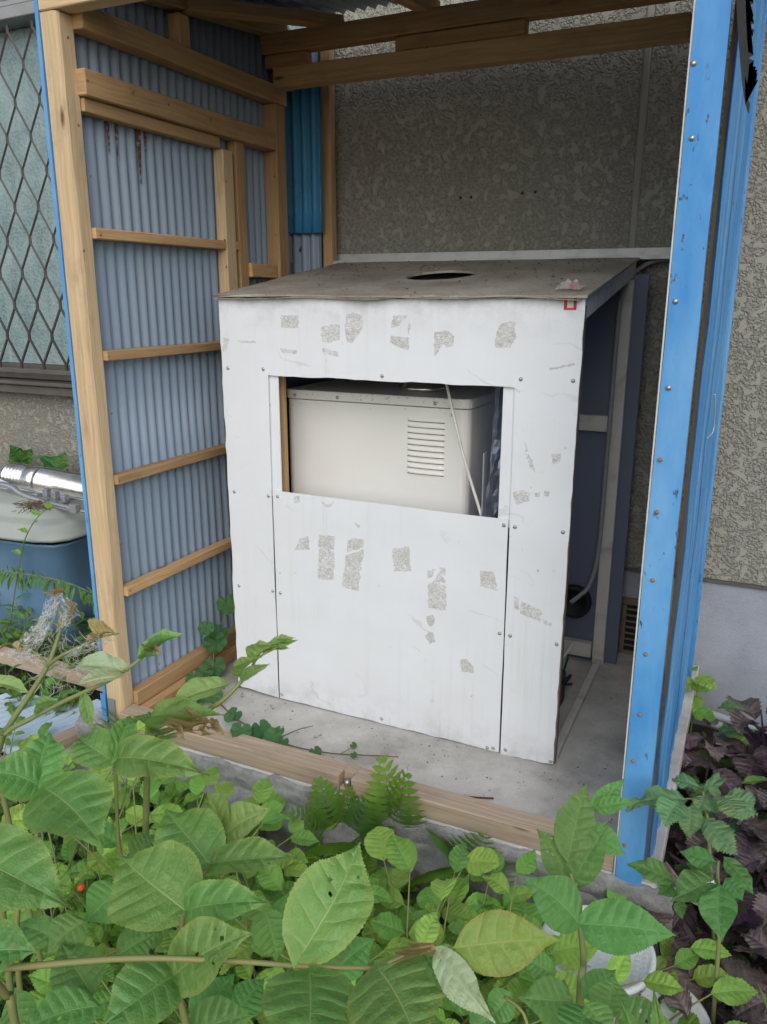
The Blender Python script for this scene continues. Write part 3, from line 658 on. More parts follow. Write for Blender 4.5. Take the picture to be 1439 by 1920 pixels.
# bent wire and torn black strip near the right trim
tube('bent_wire', spline([on(1336, 741, 1, -0.1), on(1342, 742, 1, -0.1), on(1341, 770, 1, -0.1), on(1340, 795, 1, -0.1), on(1336, 812, 1, -0.105), on(1325, 822, 1, -0.115)]), 0.0011, M_STEEL, shed, 5)
def torn():
    pts = []; Yp = -0.332
    edge = [(1397, -20), (1398, 30), (1400, 80), (1404, 125), (1408, 150)]
    outl = [(1380, -20), (1383, 40), (1386, 90)]
    tee = []
    for i in range(17):
        t = i/16*(len(edge)-1); k = min(int(t), len(edge)-2); f = t-k
        x = edge[k][0]*(1-f)+edge[k+1][0]*f; y = edge[k][1]*(1-f)+edge[k+1][1]*f
        tee += [(x+1, y-5), (x+13+R.uniform(-3, 3), y)]
    poly = outl + [(1392, 160), (1398, 196), (1404, 214), (1407, 196), (1400, 178), (1397, 140), (1402, 158)] + list(reversed(tee))
    V = []; 
    for i, (x, y) in enumerate(poly):
        p = on(x, y, 1, Yp); V.append(p)
    bm = bmesh.new(); vs = [bm.verts.new(v) for v in V]; f = bm.faces.new(vs); bmesh.ops.triangulate(bm, faces=[f])
    r = bmesh.ops.extrude_face_region(bm, geom=bm.faces[:])
    for g in r['geom']:
        if isinstance(g, bmesh.types.BMVert): g.co += Vector((0, 0.002, 0))
    bmesh.ops.recalc_face_normals(bm, faces=bm.faces)
    me = bpy.data.meshes.new('torn_strip'); bm.to_mesh(me); bm.free(); me.materials.append(M_BLACK)
    put('torn_strip', me, shed, None, 'torn black saw-toothed strip at the top of the trim')
torn()
# rust runs on the left sheet (thin flakes hanging below the lintel)
M_RUN = paint('rust_run', (0.14, 0.055, 0.035), .9, (0.3, 0.33, 0.38), .9, 90.0, lo=.52, hi=.56)
for px, y0, y1, wpx in ((202, 222, 285, 6), (217, 224, 292, 8), (259, 235, 345, 10), (271, 240, 285, 9)):
    a = on(px-wpx/2, y0, 0, -.1795); b2 = on(px+wpx/2, y0, 0, -.1795); c2 = on(px+(y1-y0)*.06, y1, 0, -.1795)
    put('rust_run', mesh_of('rust_run', [a, b2, c2+Vector((0, .001, 0)), c2-Vector((0, .001, 0)), a-Vector((.001, 0, 0)), b2-Vector((.001, 0, 0)), c2+Vector((-.001, .001, 0)), c2-Vector((.001, .001, 0))], [(0, 3, 2, 1), (4, 5, 6, 7), (0, 1, 5, 4), (1, 2, 6, 5), (2, 3, 7, 6), (3, 0, 4, 7)], M_RUN), shed)

# nail heads on the timbers, foot bracket of the left post, loose trim end
NH = mesh_of('nail_head', *lathe([(0.0032, 0), (0.0032, 0.0006), (0.0020, 0.0011), (0.0004, 0.0012)], 8), M_RSCREW, True)
ROTX = Matrix.Rotation(math.radians(90), 4, 'Y')      # +Z -> +X
for px, py, xv in ((250, 172, -.1315), (317, 196, -.1315), (396, 224, -.1315), (452, 244, -.1315), (500, 262, -.1315), (165, 150, -.1315), (422, 450, -.146), (190, 440, -.146), (205, 668, -.146), (225, 900, -.146), (245, 1107, -.146), (425, 340, -.1435), (425, 500, -.1435), (515, 330, -.130), (518, 440, -.130), (300, 1245, -.145), (400, 1195, -.145)):
    p = on(px, py, 0, xv); put('nail_head', NH, shed, Matrix.Translation((xv-.0008, p.y, p.z)) @ ROTX)
for px, py in ((148, 235), (170, 330), (128, 70), (158, 470), (210, 775), (228, 1020), (238, 1160)):
    p = on(px, py, 0, -.157); put('nail_head', NH, shed, Matrix.Translation((-.1578, p.y, p.z)) @ ROTX)
for px, py in ((800, 88), (1180, 62), (650, 110)):
    p = on(px, py, 1, .497); put('nail_head', NH, shed, Matrix.Translation((p.x, .4985, p.z)) @ ROTY)
box('foot_bracket', (-0.1995, -0.3065, 0.002), (-0.176, -0.3045, 0.075), M_GALV, shed, .0005)
box('trim_end', (-0.221, -0.3090, -0.03), (-0.204, -0.3072, 0.085), M_BLUE, shed, .0004)
M_TWIG_ = paint('dark_crumb', (0.09, 0.07, 0.05), .9, (0.25, 0.22, 0.18), .7, 60.0)
# ------------------------------------------------------------------ white enclosure
enc = thing('boiler_enclosure', 'white panelled box enclosure with sloping dirty roof and open window', 'enclosure', (0.455, 0.3, 0.0))
XR = 0.912
# U-shaped front sheet, with uneven cut edges
U = []
U += jag_line((-0.002, 0.012), (0.1335, 0.004), 8, .0012, 1) + jag_line((0.1335, 0.004), (0.1335, 0.60), 10, .0008, 2) + jag_line((0.1335, 0.60), (0.136, 0.90), 6, .0008, 3)
U += jag_line((0.136, 0.90), (0.772, 0.90), 26, .0016, 4) + jag_line((0.772, 0.90), (0.7745, 0.60), 6, .0008, 5) + jag_line((0.7745, 0.60), (0.7775, 0.0), 10, .0008, 6)
U += jag_line((0.7775, 0.0), (XR-.004, 0.006), 9, .002, 7) + jag_line((XR-.004, 0.006), (XR, 1.088), 40, .0012, 8) + jag_line((XR, 1.088), (-0.004, 1.086), 44, .0022, 9) + jag_line((-0.004, 1.086), (-0.002, 0.012), 40, .0018, 10)
slab_poly('front_panel', U, (0, 0, 0), (1, 0, 0), (0, 0, 1), 0.003, M_PANEL, enc)
D = jag_line((0.137, 0.004), (0.773, -0.001+.003), 22, .0015, 11) + jag_line((0.773, 0.002), (0.7705, 0.600), 10, .0006, 12) + jag_line((0.7705, 0.600), (0.137, 0.602), 14, .0008, 13) + jag_line((0.137, 0.602), (0.137, 0.004), 10, .0006, 14)
slab_poly('lower_panel', D, (0, 0.0008, 0), (1, 0, 0), (0, 0, 1), 0.003, M_PANEL, enc)
# jambs behind the opening
box('opening_jamb', (0.126, 0.0040, 0.585), (0.161, 0.008, 0.93), M_PANEL, enc, 0.001)
box('opening_jamb', (0.744, 0.0040, 0.58), (0.780, 0.008, 0.93), M_PANEL, enc, 0.001)
box('inner_batten', (0.133, 0.046, 0.30), (0.148, 0.062, 1.05), M_WOOD, enc, 0.001)
M_CORE = paint('panel_core_edge', (0.16, 0.12, 0.085), .8, (0.3, 0.25, 0.2), .6, 30.0)
# corner angle and side frame (right side is open)
box('corner_angle', (XR-0.018, 0.0008, 0.006), (XR-0.0005, 0.020, 1.075), M_CORE, enc, 0.001)
ZB = 1.193; YB = 0.617
bar('top_rail', (XR-0.010, 0.006, 1.066), (XR-0.010, YB+.04, 1.066+(ZB-1.095)*1.05), 0.018, 0.045, M_ANGLE, enc)
bar('bottom_rail', (XR-0.010, 0.022, 0.010), (XR-0.010, YB, 0.010), 0.020, 0.018, M_ANGLE, enc)
box('frame_upright', (XR-0.030, YB-0.012, 0.0), (XR+0.004, YB+0.006, 1.135), M_ANGLE, enc, 0.001)
box('frame_upright', (-0.002, YB-0.012, 0.0), (0.03, YB+0.006, 1.135), M_ANGLE, enc, 0.001)
box('back_sheet', (0.0, YB+0.0075, 0.0), (XR+0.040, YB+0.020, 1.15), M_NAVY, enc, 0.001)
box('side_sheet', (-0.006, 0.004, 0.0), (-0.003, YB, 1.09), M_NAVY, enc, 0.0)
box('mid_rail', (0.55, YB-0.022, 0.72), (XR-0.034, YB+0.005, 0.765), M_ANGLE, enc, 0.001)
box('back_rail', (0.04, YB-0.022, 0.02), (XR-0.034, YB+0.005, 0.065), M_ANGLE, enc, 0.001)
# pipe collar and pipe stub behind
V, F = lathe([(0.045, 0), (0.052, 0.004), (0.052, 0.022), (0.040, 0.026), (0.036, 0.01)], 20)
put('pipe_collar', mesh_of('pipe_collar', V, F, M_BLACK, True), enc, Matrix.Translation((0.815, YB+0.007, 0.19)) @ ROTY)
# roof sheet with round hole
def roof():
    cx, cy, r = 0.464, 0.335, 0.093; x0, x1, y0, y1 = -0.012, XR+0.006, -0.012, 0.690
    N = 64; inner = []; outer = []
    for k in range(N):
        a = 2*math.pi*(k+.5)/N; c, s = math.cos(a), math.sin(a)
        inner.append((cx+r*c*(1+.012*math.sin(5*a)), cy+r*s*(1+.012*math.cos(7*a))))
        t = min(((x1-cx)/c if c > 0 else (x0-cx)/c), ((y1-cy)/s if s > 0 else (y0-cy)/s)); outer.append([cx+t*c, cy+t*s])
    for cxn, cyn in ((x0, y0), (x1, y0), (x1, y1), (x0, y1)):
        k = min(range(N), key=lambda i: (outer[i][0]-cxn)**2+(outer[i][1]-cyn)**2); outer[k] = [cxn, cyn]
    rings = 8; V, F = [], []
    def Z(x, y): return 1.094+(y+0.012)*(ZB-1.094)/(0.66)+0.003*mnoise.noise(Vector((x*4, y*4, 0)))
    for s in (0, 1):
        for q in range(rings+1):
            f = q/rings
            for k in range(N):
                x = inner[k][0]*(1-f)+outer[k][0]*f; y = inner[k][1]*(1-f)+outer[k][1]*f
                if q == rings and y < y0+.001: y += R.uniform(-.004, .002)
                V.append((x, y, Z(x, y)-s*0.006))
    A = (rings+1)*N
    for q in range(rings):
        for k in range(N):
            k2 = (k+1) % N; F.append((q*N+k, (q+1)*N+k, (q+1)*N+k2, q*N+k2)); F.append((A+q*N+k2, A+(q+1)*N+k2, A+(q+1)*N+k, A+q*N+k))
    for k in range(N):
        k2 = (k+1) % N; F.append((k, k2, A+k2, A+k)); F.append((rings*N+k2, rings*N+k, A+rings*N+k, A+rings*N+k2))
    put('roof_sheet', mesh_of('roof_sheet', V, F, M_ROOFS), enc)
    # peeling second layer along the front edge
    for (a, b2, z, amp) in ((-0.010, 0.46, 1.0868, .0045), (0.22, 0.905, 1.0892, .0055), (0.02, 0.75, 1.0915, .004)):
        n = 60; V, F = [], []
        for i in range(n+1):
            x = a+(b2-a)*i/n; y = -0.017+.008*mnoise.noise(Vector((x*14, 2, z*40))); zz = z+amp*mnoise.noise(Vector((x*6, 5, z)))
            V += [(x, y, zz), (x, 0.03, z), (x, 0.03, z-.0012), (x, y, zz-.0015)]
        for i in range(n):
            for k in range(4): F.append((i*4+k, i*4+(k+1) % 4, i*4+4+(k+1) % 4, i*4+4+k))
        put('peeling_layer', mesh_of('peeling_layer', V, F, M_ROOFS), enc)
roof()
box('flashing', (-0.072, 0.664, 1.1945), (0.996, 0.7135, 1.1975), M_ALU, enc, 0.0008)
box('flashing_lip', (-0.070, 0.7138, 1.1955), (0.996, 0.7175, 1.223), M_ALU, enc, 0.0008)
box('flashing_bead', (-0.072, 0.6605, 1.190), (0.996, 0.6635, 1.2005), M_ALU, enc, 0.0008)
# screws on the panels
for px, py in ((428, 690), (494, 692), (717, 705), (977, 711), (1075, 714), (440, 922), (504, 930), (521, 931), (945, 985), (966, 988), (1056, 998), (449, 1098), (512, 1108), (526, 1112), (937, 1188), (957, 1192), (1044, 1208), (612, 558), (826, 559), (529, 1302), (716, 1348), (914, 1402), (925, 1403), (948, 1406), (1033, 1428), (429, 553)):
    p = on(px, py, 1, -0.003); me = SCR
    put('screw', me, enc, Matrix.Translation((p.x, -0.0031+(.0008 if (0.137 < p.x < .77 and p.z < .6) else 0), p.z)) @ ROTY)
# tape residue: torn patches left on the paint, each with the outline seen
RES = [
 [(527,590),(560,592),(560,615),(528,614)], [(603,614),(620,608),(638,609),(637,638),(622,642),(604,641)],
 [(650,590),(662,585),(679,592),(681,610),(676,622),(660,644),(651,640),(646,610)], [(737,592),(764,590),(760,600),(748,612),(734,614)], [(768,594),(771,612),(767,628),(765,612)], [(733,629),(768,632),(766,656),(750,652),(732,642)],
 [(814,622),(840,620),(852,630),(850,648),(838,652),(832,645),(815,668)], [(935,612),(948,604),(969,603),(966,620),(969,634),(958,652),(930,652),(928,636)],
 [(446,638),(480,640),(480,643),(447,642)], [(420,632),(432,636),(424,656),(418,660)], [(606,652),(634,660),(636,669),(620,666),(605,660)], [(525,653),(558,657),(556,664),(530,661)],
 [(986,828),(990,848),(998,862),(1004,887),(994,876),(986,852)], [(962,923),(980,918),(996,925),(992,940),(970,946),(964,936)], [(1034,852),(1052,850),(1050,866),(1038,872)], [(1003,924),(1013,922),(1012,931),(1004,932)], [(1020,921),(1031,921),(1029,931),(1022,930)],
 [(553,1031),(560,1011),(578,1005),(582,1031)], [(598,1003),(628,1006),(626,1088),(597,1085)], [(653,1013),(666,1009),(683,1012),(681,1026),(651,1037)], [(650,1040),(682,1030),(672,1109),(642,1100)], [(736,1029),(767,1025),(771,1071),(738,1072)],
 [(802,1070),(818,1067),(812,1080),(802,1084)], [(824,1064),(835,1064),(834,1080),(828,1078)], [(803,1096),(818,1084),(824,1072),(836,1090),(837,1145),(803,1140)], [(800,1156),(812,1153),(816,1162),(808,1176),(802,1170)], [(804,1184),(812,1186),(817,1204),(806,1208),(797,1192)],
 [(900,1070),(926,1072),(934,1108),(900,1099)], [(965,1119),(974,1122),(974,1144),(966,1142)], [(978,1127),(1016,1145),(1014,1166),(976,1150)], [(1018,1161),(1034,1168),(1035,1174),(1020,1170)], [(862,1238),(876,1236),(888,1250),(888,1263),(866,1260)],
 [(550,932),(562,930),(563,942),(552,944)], [(602,940),(616,946),(627,938),(622,950),(610,952)], [(665,980),(676,986),(672,992)], [(1030,690),(1078,680),(1078,684),(1032,694)],
]
for i, poly in enumerate(RES):
    rr = random.Random(i); q = []
    n = len(poly)
    for k in range(n):
        a, b2 = poly[k], poly[(k+1) % n]; L = math.hypot(b2[0]-a[0], b2[1]-a[1]); m_ = max(1, int(L/5))
        for j in range(m_):
            t = j/m_; jx = 0 if j == 0 else rr.uniform(-2.0, 2.0)
            q.append((a[0]+(b2[0]-a[0])*t+jx*.8, a[1]+(b2[1]-a[1])*t+jx*.6))
    pts = [on(x, y, 1, -0.003) for x, y in q]
    low = (0.137 < pts[0].x < 0.771 and pts[0].z < .6)
    y0 = -0.0031 + (0.0008 if low else 0)
    slab_poly('tape_residue', [(p.x, p.z) for p in pts], (0, y0, 0), (1, 0, 0), (0, 0, 1), 0.0003, M_RESID, enc)
p = on(1070, 568, 1, -.003)
stk = box('sticker', (p.x-.013, -0.0040, p.z-.014), (p.x+.013, -0.0032, p.z+.014), M_RED, enc, 0, label='small red sticker at the top corner')
box('sticker_print', (p.x-.006, -0.0044, p.z-.010), (p.x+.007, -0.00405, p.z+.011), M_CREAM, stk, 0)
# dark stain patches at the panel feet
# ------------------------------------------------------------------ boiler inside
boi = thing('boiler', 'cream enamelled boiler casing with louvred vent inside the white enclosure', 'boiler', (0.36, 0.3, 0.0))
def rbox(name, lo, hi, r, m, parent, seg=4):
    bm = bmesh.new(); bmesh.ops.create_cube(bm, size=1); lo = Vector(lo); hi = Vector(hi)
    for v in bm.verts: v.co = Vector(((lo[i]+hi[i])/2+v.co[i]*(hi[i]-lo[i]) for i in range(3)))
    ed = [e for e in bm.edges if abs((e.verts[0].co-e.verts[1].co).z) > .5*(hi.z-lo.z)]
    bmesh.ops.bevel(bm, geom=ed, offset=r, segments=seg, affect='EDGES', profile=.5)
    ed = [e for e in bm.edges if len(e.link_faces) == 2 and e.calc_face_angle(0) > .8]
    bmesh.ops.bevel(bm, geom=ed, offset=.003, segments=2, affect='EDGES', profile=.5)
    me = bpy.data.meshes.new(name); bm.to_mesh(me); bm.free(); me.materials.append(m); return put(name, me, parent)
YBF = 0.12
rbox('casing', (0.108, YBF, 0.06), (0.628, 0.50, 0.826), 0.022, M_BOILER, boi)
rbox('lid', (0.104, YBF-0.004, 0.828), (0.632, 0.504, 0.852), 0.024, M_BOILER, boi)
box('plinth', (0.13, YBF+0.02, 0.002), (0.61, 0.48, 0.0595), M_ANGLE, boi, 0.002)
LV = None
for i in range(10):
    z = 0.797-i*0.0148
    V = []; F = []
    n = 8; xa, xb = 0.464, 0.567
    for k in range(n+1):
        x = xa+(xb-xa)*k/n; e = math.sin(math.pi*min(max((k/n), .0), 1))**.35
        V += [(x, YBF+.0005, z+.004), (x, YBF-.006*e-.0002, z-.003), (x, YBF-.0055*e-.0002, z-.0055), (x, YBF+.0005, z-.0050)]
    for k in range(n):
        for q in range(4): F.append((k*4+q, k*4+(q+1) % 4, k*4+4+(q+1) % 4, k*4+4+q))
    put('louvre', mesh_of('louvre', V, F, M_BOILER), boi)
    box('louvre_slot', (0.466, YBF-0.0006, z-0.0078), (0.565, YBF+.001, z-0.0052), M_BLACK, boi, 0)
V, F = lathe([(0.062, 0.0), (0.066, 0.002), (0.066, 0.012), (0.058, 0.014), (0.058, 0.05), (0.05, 0.05), (0.05, 0.0)], 28)
put('flue_collar', mesh_of('flue_collar', V, F, M_CHROME, True), boi, Matrix.Translation((0.45, 0.26, 0.853)))
for x, z in ((0.140, 0.838), (0.54, 0.838), (0.268, 0.838), (0.585, 0.812)): put('screw', SCR, boi, Matrix.Translation((x, YBF-0.0045+(0.004 if z < .82 else 0), z)) @ ROTY)
# cord, foil lagging, galvanised strip
V, F = tube_geo(spline([on(832, 700, 1, .09), on(838, 722, 1, .085), on(850, 775, 1, .07), on(866, 842, 1, .06), on(884, 905, 1, .055), on(902, 965, 1, .05), on(925, 1060, 1, .05)]), 0.0038, 7)
o = put('hanging_cord', mesh_of('hanging_cord', V, F, M_CORD, True)); tag(o, 'off-white cord hanging diagonally across the opening of the enclosure', 'cord')
def foil():
    V, F = [], []; n, s = 46, 22
    for i in range(n+1):
        z = 0.25+(1.02-0.25)*i/n; cx = 0.716+0.006*math.sin(z*9); cy = 0.105
        for k in range(s):
            a = 2*math.pi*k/s; p = Vector((math.cos(a), math.sin(a), z*7)); r = 0.030+0.007*mnoise.noise(p*1.7)+0.004*mnoise.noise(p*Vector((3, 3, 4)).x*1.4)
            V.append((cx+r*math.cos(a)*.9, cy+r*math.sin(a)*1.3, z))
    for i in range(n):
        for k in range(s): F.append((i*s+k, i*s+(k+1) % s, (i+1)*s+(k+1) % s, (i+1)*s+k))
    o = put('foil_lagging', mesh_of('foil_lagging', V, F, M_FOIL)); tag(o, 'dark crumpled foil lagging round a pipe behind the opening', 'pipe lagging')
foil()
o = box('galvanised_strip', (0.690, 0.045, 0.30), (0.6935, 0.065, 0.74), M_GALV, None, 0.0005); tag(o, 'thin galvanised strip standing beside the foil lagging', 'metal strip')
# cable from the wall into the enclosure
V, F = tube_geo(spline([on(1290, 492, 1, .70), on(1262, 487, 1, .695), on(1232, 488, 1, .69), on(1205, 500, 1, .68), on(1182, 520, 1, .63), on(1165, 560, 1, .585), on(1156, 640, 1, .585), on(1148, 740, 1, .585), on(1138, 860, 1, .585), on(1130, 960, 1, .585), on(1120, 1050, 1, .58), on(1105, 1098, 1, .565), on(1088, 1116, 1, .55), on(1070, 1130, 1, .53)]), 0.0065, 8)
o = put('grey_cable', mesh_of('grey_cable', V, F, M_CABLE, True)); tag(o, 'thick grey cable curving from the wall down the open side of the enclosure', 'cable')
# tangle of wires on the floor of the enclosure
bt = thing('wire_tangle', 'dark wires and rusty bits lying inside the open side of the enclosure', 'wire', (0.80, 0.35, 0.0))
for i in range(7):
    pts = [(0.82+R.uniform(-.04, .05), 0.16+R.uniform(0, .25), 0.01+R.uniform(0, .16)) for _ in range(4)]
    tube('wire', spline(pts, 5), R.uniform(.003, .006), (M_BLACK, M_RUST, M_CORD, M_BLACK)[i % 4], bt, 6)
rbox('valve_body', (0.79, 0.22, 0.004), (0.86, 0.34, 0.09), .012, M_RUST, bt)
# crumpled film on the roof
def film():
    V, F = [], []; n = 9
    for j in range(n+1):
        for i in range(n+1):
            a, b2 = i/n-.5, j/n-.5; x = 0.868+a*.055; y = 0.045+b2*.05
            h = .020*max(0, 1-(a*a+b2*b2)*3.4)*(.6+.9*mnoise.noise(Vector((a*7, b2*7, 2))))+.006*abs(mnoise.noise(Vector((a*13, b2*13, 5))))
            V.append((x, y, 1.0975+(y+.012)*.15+h+.003))
    for j in range(n):
        for i in range(n): F.append((j*(n+1)+i, j*(n+1)+i+1, (j+1)*(n+1)+i+1, (j+1)*(n+1)+i))
    o = put('plastic_film', mesh_of('plastic_film', V, F, M_FILM)); tag(o, 'crumpled clear and pink plastic scrap on the enclosure roof corner', 'plastic scrap')
film()
# rusty nail and loose screws on the slab
a, b2 = on(874, 1494, 2, .004), on(926, 1497, 2, .004)
nail = thing('nail', 'rusty nail lying on the concrete slab behind the sill', 'nail', a)
tube('shank', [a, b2], 0.0021, M_RUST, nail, 6); d_ = (b2-a).normalized(); tube('head', [a-d_*.0005, a-d_*.003], 0.0048, M_RUST, nail, 8)
for (px, py, lab) in ((592, 1381, 'loose steel screw lying on the slab near the trailing vine'), (512, 1327, 'loose short screw on the slab near the enclosure foot'), (454, 1305, 'loose screw on the slab at the left foot of the enclosure'), (622, 1428, 'loose screw on the slab behind the sill notch')):
    a = on(px, py, 2, .003); t = thing('loose_screw', lab, 'screw', a, 'loose screws on the slab'); an = R.uniform(0, 3); dd = Vector((math.cos(an), math.sin(an), 0))
    tube('shank', [a, a+dd*.018], .0016, M_STEEL, t, 6); tube('head', [a-dd*.003, a], .0036, M_STEEL, t, 8)
# ------------------------------------------------------------------ left yard: bin, flue pipe, tubing
def ringloft(name, rings, m, parent, cen, rot=0.0, sides=40, pw=5.0, cap=True):
    V, F = [], []
    for hx, hy, z in rings:
        for k in range(sides):
            a = 2*math.pi*k/sides; c, s = math.cos(a), math.sin(a)
            r = (abs(c)**pw+abs(s)**pw)**(-1/pw); x, y = hx*c*r, hy*s*r
            V.append((cen[0]+x*math.cos(rot)-y*math.sin(rot), cen[1]+x*math.sin(rot)+y*math.cos(rot), cen[2]+z))
    n = len(rings)
    for i in range(n-1):
        for k in range(sides): F.append((i*sides+k, i*sides+(k+1) % sides, (i+1)*sides+(k+1) % sides, (i+1)*sides+k))
    if cap: F.append(tuple(reversed(range(sides)))); F.append(tuple((n-1)*sides+k for k in range(sides)))
    return put(name, mesh_of(name, V, F, m, True), parent)
BC = (-1.27, 0.40, -0.2); BR = math.radians(4)
bn = thing('storage_bin', 'big translucent blue plastic bin with grey-green lid left of the shed', 'bin', BC)
ringloft('tub', [(.30, .17, 0.0), (.32, .185, .03), (.335, .20, .25), (.345, .208, .425), (.352, .214, .43), (.352, .214, .437), (.34, .203, .437), (.33, .19, .30)], M_BIN, bn, BC, BR, pw=7, cap=False)
ringloft('tub_floor', [(.29, .165, .012), (.29, .165, .02)], M_BIN, bn, BC, BR)
ringloft('lid', [(.342, .206, .450), (.380, .242, .450), (.382, .244, .462), (.372, .234, .468), (.366, .228, .500), (.352, .214, .510), (.322, .186, .514), (.312, .176, .520), (.300, .165, .548), (.285, .152, .557), (.15, .08, .562)], M_LID, bn, (BC[0], BC[1], BC[2]+.004), BR, pw=5)
for sx in (.05,): box('lid_clip', (BC[0]+sx, BC[1]-.245, BC[2]+.44), (BC[0]+sx+.05, BC[1]-.2355, BC[2]+.475), M_LID, bn, .002)
ZL = BC[2]+.565
fp = thing('flue_pipe', 'bright steel flue pipe lying on the lid of the blue bin', 'pipe', (-1.0, 0.50, ZL))
def pipe_along(name, a, b2, prof_, m, parent, sides=24):
    a = Vector(a); b2 = Vector(b2); d = (b2-a); L = d.length; d.normalize()
    pts = [a+d*(L*t) for t, r in prof_]; V, F = tube_geo(pts, [r for t, r in prof_], sides); return put(name, mesh_of(name, V, F, m, True), parent)
pa, pb = on(20, 893, 1, .50), on(200, 925, 1, .50); 
pipe_along('pipe_body', pa+(pb-pa)*.35, pb+(pb-pa)*.6, [(0, .060), (.02, .0605), (.021, .063), (.03, .063), (.031, .0605), (1, .0605)], M_CHROME, fp)
pr = [(0, .052)]
for i in range(6): pr += [(.05+i*.10, .052), (.075+i*.10, .060), (.105+i*.10, .060), (.13+i*.10, .052)]
pipe_along('ribbed_end', pa, pa+(pb-pa)*.345, pr+[(.72, .0595), (1, .0595)], M_CHROME, fp)
tb = thing('chrome_tubing', 'folded chrome tube frame lying across the lid of the blue bin', 'metal frame', on(90, 935, 1, .33))
tube('tube', spline([on(-20, 905, 1, .36), on(20, 912, 1, .34), on(40, 925, 1, .33), on(75, 938, 1, .31), on(140, 955, 1, .28), on(175, 962, 1, .27)], 5), .011, M_CHROME, tb, 10)
tube('tube', [on(10, 915, 1, .40), on(160, 938, 1, .36), on(200, 944, 1, .35)], .0065, M_CHROME, tb, 8)
tube('tube', [on(30, 915, 1, .43), on(125, 932, 1, .38)], .004, M_CHROME, tb, 8)
for px, py in ((70, 932), (88, 924), (104, 929), (122, 936)):
    c = on(px, py, 1, .34); rbox('clamp', (c.x-.012, c.y-.012, c.z-.012), (c.x+.012, c.y+.012, c.z+.016), .004, M_GALV, tb, 2)
c = on(142, 953, 1, .27); box('end_cap', (c.x-.016, c.y-.014, c.z-.016), (c.x+.014, c.y+.012, c.z+.014), M_CABLE, tb, .002)
tube('tube_arm', [on(-25, 895, 1, .42), on(18, 915, 1, .40)], .018, M_BUCKET, tb, 10)
o = rbox('orange_tray', on(-60, 945, 1, .40)-Vector((.05, .03, .0)), on(25, 930, 1, .40)+Vector((.03, .05, .006)), .01, M_ORANGE, None); tag(o, 'bit of orange plastic on the lid of the blue bin', 'plastic tray')
# ------------------------------------------------------------------ left ground: lying timber frame and corrugated sheet
lf = thing('timber_frame', 'weathered timber frame lying on the ground left of the shed', 'timber frame', on(250, 1330, 2, -.13))
bar('frame_rail', on(-60, 1210, 2, -.085), on(315, 1312, 2, -.085), .045, .04, M_SILL, lf)
bar('frame_rail', on(310, 1310, 2, -.085)+Vector((-.01, -.03, 0)), on(5, 1440, 2, -.085), .045, .04, M_SILL, lf)
sa, sb, scn = on(-80, 1300, 2, -.125), on(290, 1325, 2, -.125), on(40, 1440, 2, -.125)
_sx = (sb-sa); _sy = (scn-sb)
so_ = corrugated('fallen_sheet', 0, _sx.length, 0, _sy.length*.95, lambda u, v, d: sa+_sx.normalized()*u+_sy.normalized()*v*.9+Vector((0, 0, d+.004)), M_CORRG, None); tag(so_, 'pale blue corrugated sheet lying under the timber frame', 'corrugated sheet')
# ------------------------------------------------------------------ right: conduit, buckets
cv = thing('conduit', 'grey plastic conduit along the foot of the house wall on the right', 'conduit', (1.3, .66, -.16))
tube('conduit_run', spline([(1.10, .675, -.155), (1.2, .672, -.125), (1.5, .672, -.15), (2.4, .67, -.15)], 4), .013, M_PVC, cv, 12)
for x in (1.22, 1.55): tube('coupling', [(x, .672, -.1535), (x+.05, .672, -.1535)], .017, M_PVC, cv, 12)
def bucket(c, r, h, lab):
    t = thing('bucket', lab, 'bucket', c)
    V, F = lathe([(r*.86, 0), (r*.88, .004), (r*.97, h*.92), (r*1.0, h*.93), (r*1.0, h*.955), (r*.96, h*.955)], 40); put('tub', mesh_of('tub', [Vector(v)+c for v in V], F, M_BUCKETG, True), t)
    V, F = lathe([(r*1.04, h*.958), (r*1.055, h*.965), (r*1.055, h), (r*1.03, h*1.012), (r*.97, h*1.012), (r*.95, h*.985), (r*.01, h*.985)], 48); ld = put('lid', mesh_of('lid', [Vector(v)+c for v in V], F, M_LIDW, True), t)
bucket(on(1120, 1775, 2, -.01)-Vector((0, 0, .19)), .094, .19, 'white lidded bucket under the leaves in front of the blue trim')
bucket(on(1215, 1905, 2, -.04)-Vector((0, 0, .16)), .094, .16, 'second white lidded bucket among purple perilla at the bottom edge')

# ------------------------------------------------------------------ crumbs and grit on the enclosure roof and the slab
def crumbs(name, lab, n, f, m, s0, s1):
    V, F = [], []
    for i in range(n):
        c = Vector(f()); s = R.uniform(s0, s1); k = len(V); q = [Vector((R.uniform(-1, 1), R.uniform(-1, 1), R.uniform(-.1, .9)))*s for _ in range(4)]
        V += [c+q[0]+Vector((s, 0, 0)), c+q[1]+Vector((-s, s, 0)), c+q[2]+Vector((-s, -s, 0)), c+Vector((0, 0, s*1.2))]; F += [(k, k+1, k+2), (k, k+1, k+3), (k+1, k+2, k+3), (k+2, k, k+3)]
    tag(put(name, mesh_of(name, V, F, m)), lab, 'debris', kind='stuff')
def f_roof():
    while 1:
        x, y = R.uniform(0, .9), R.triangular(0, .66, .6)
        if (x-.464)**2+(y-.335)**2 > .1**2: return (x, y, 1.096+(y+.012)*.15)
crumbs('roof_crumbs', 'dark crumbs and grit on the enclosure roof', 200, f_roof, M_TWIG_, .0010, .0036)
def f_slab():
    while 1:
        x, y = R.uniform(-.1, 1.1), R.triangular(-.25, .65, -.05)
        if (y < -.01 or x > .93): return (x, y, .0008)
crumbs('slab_grit', 'dark grit and crumbs scattered on the concrete slab', 240, f_slab, M_TWIG_, .0005, .0021)
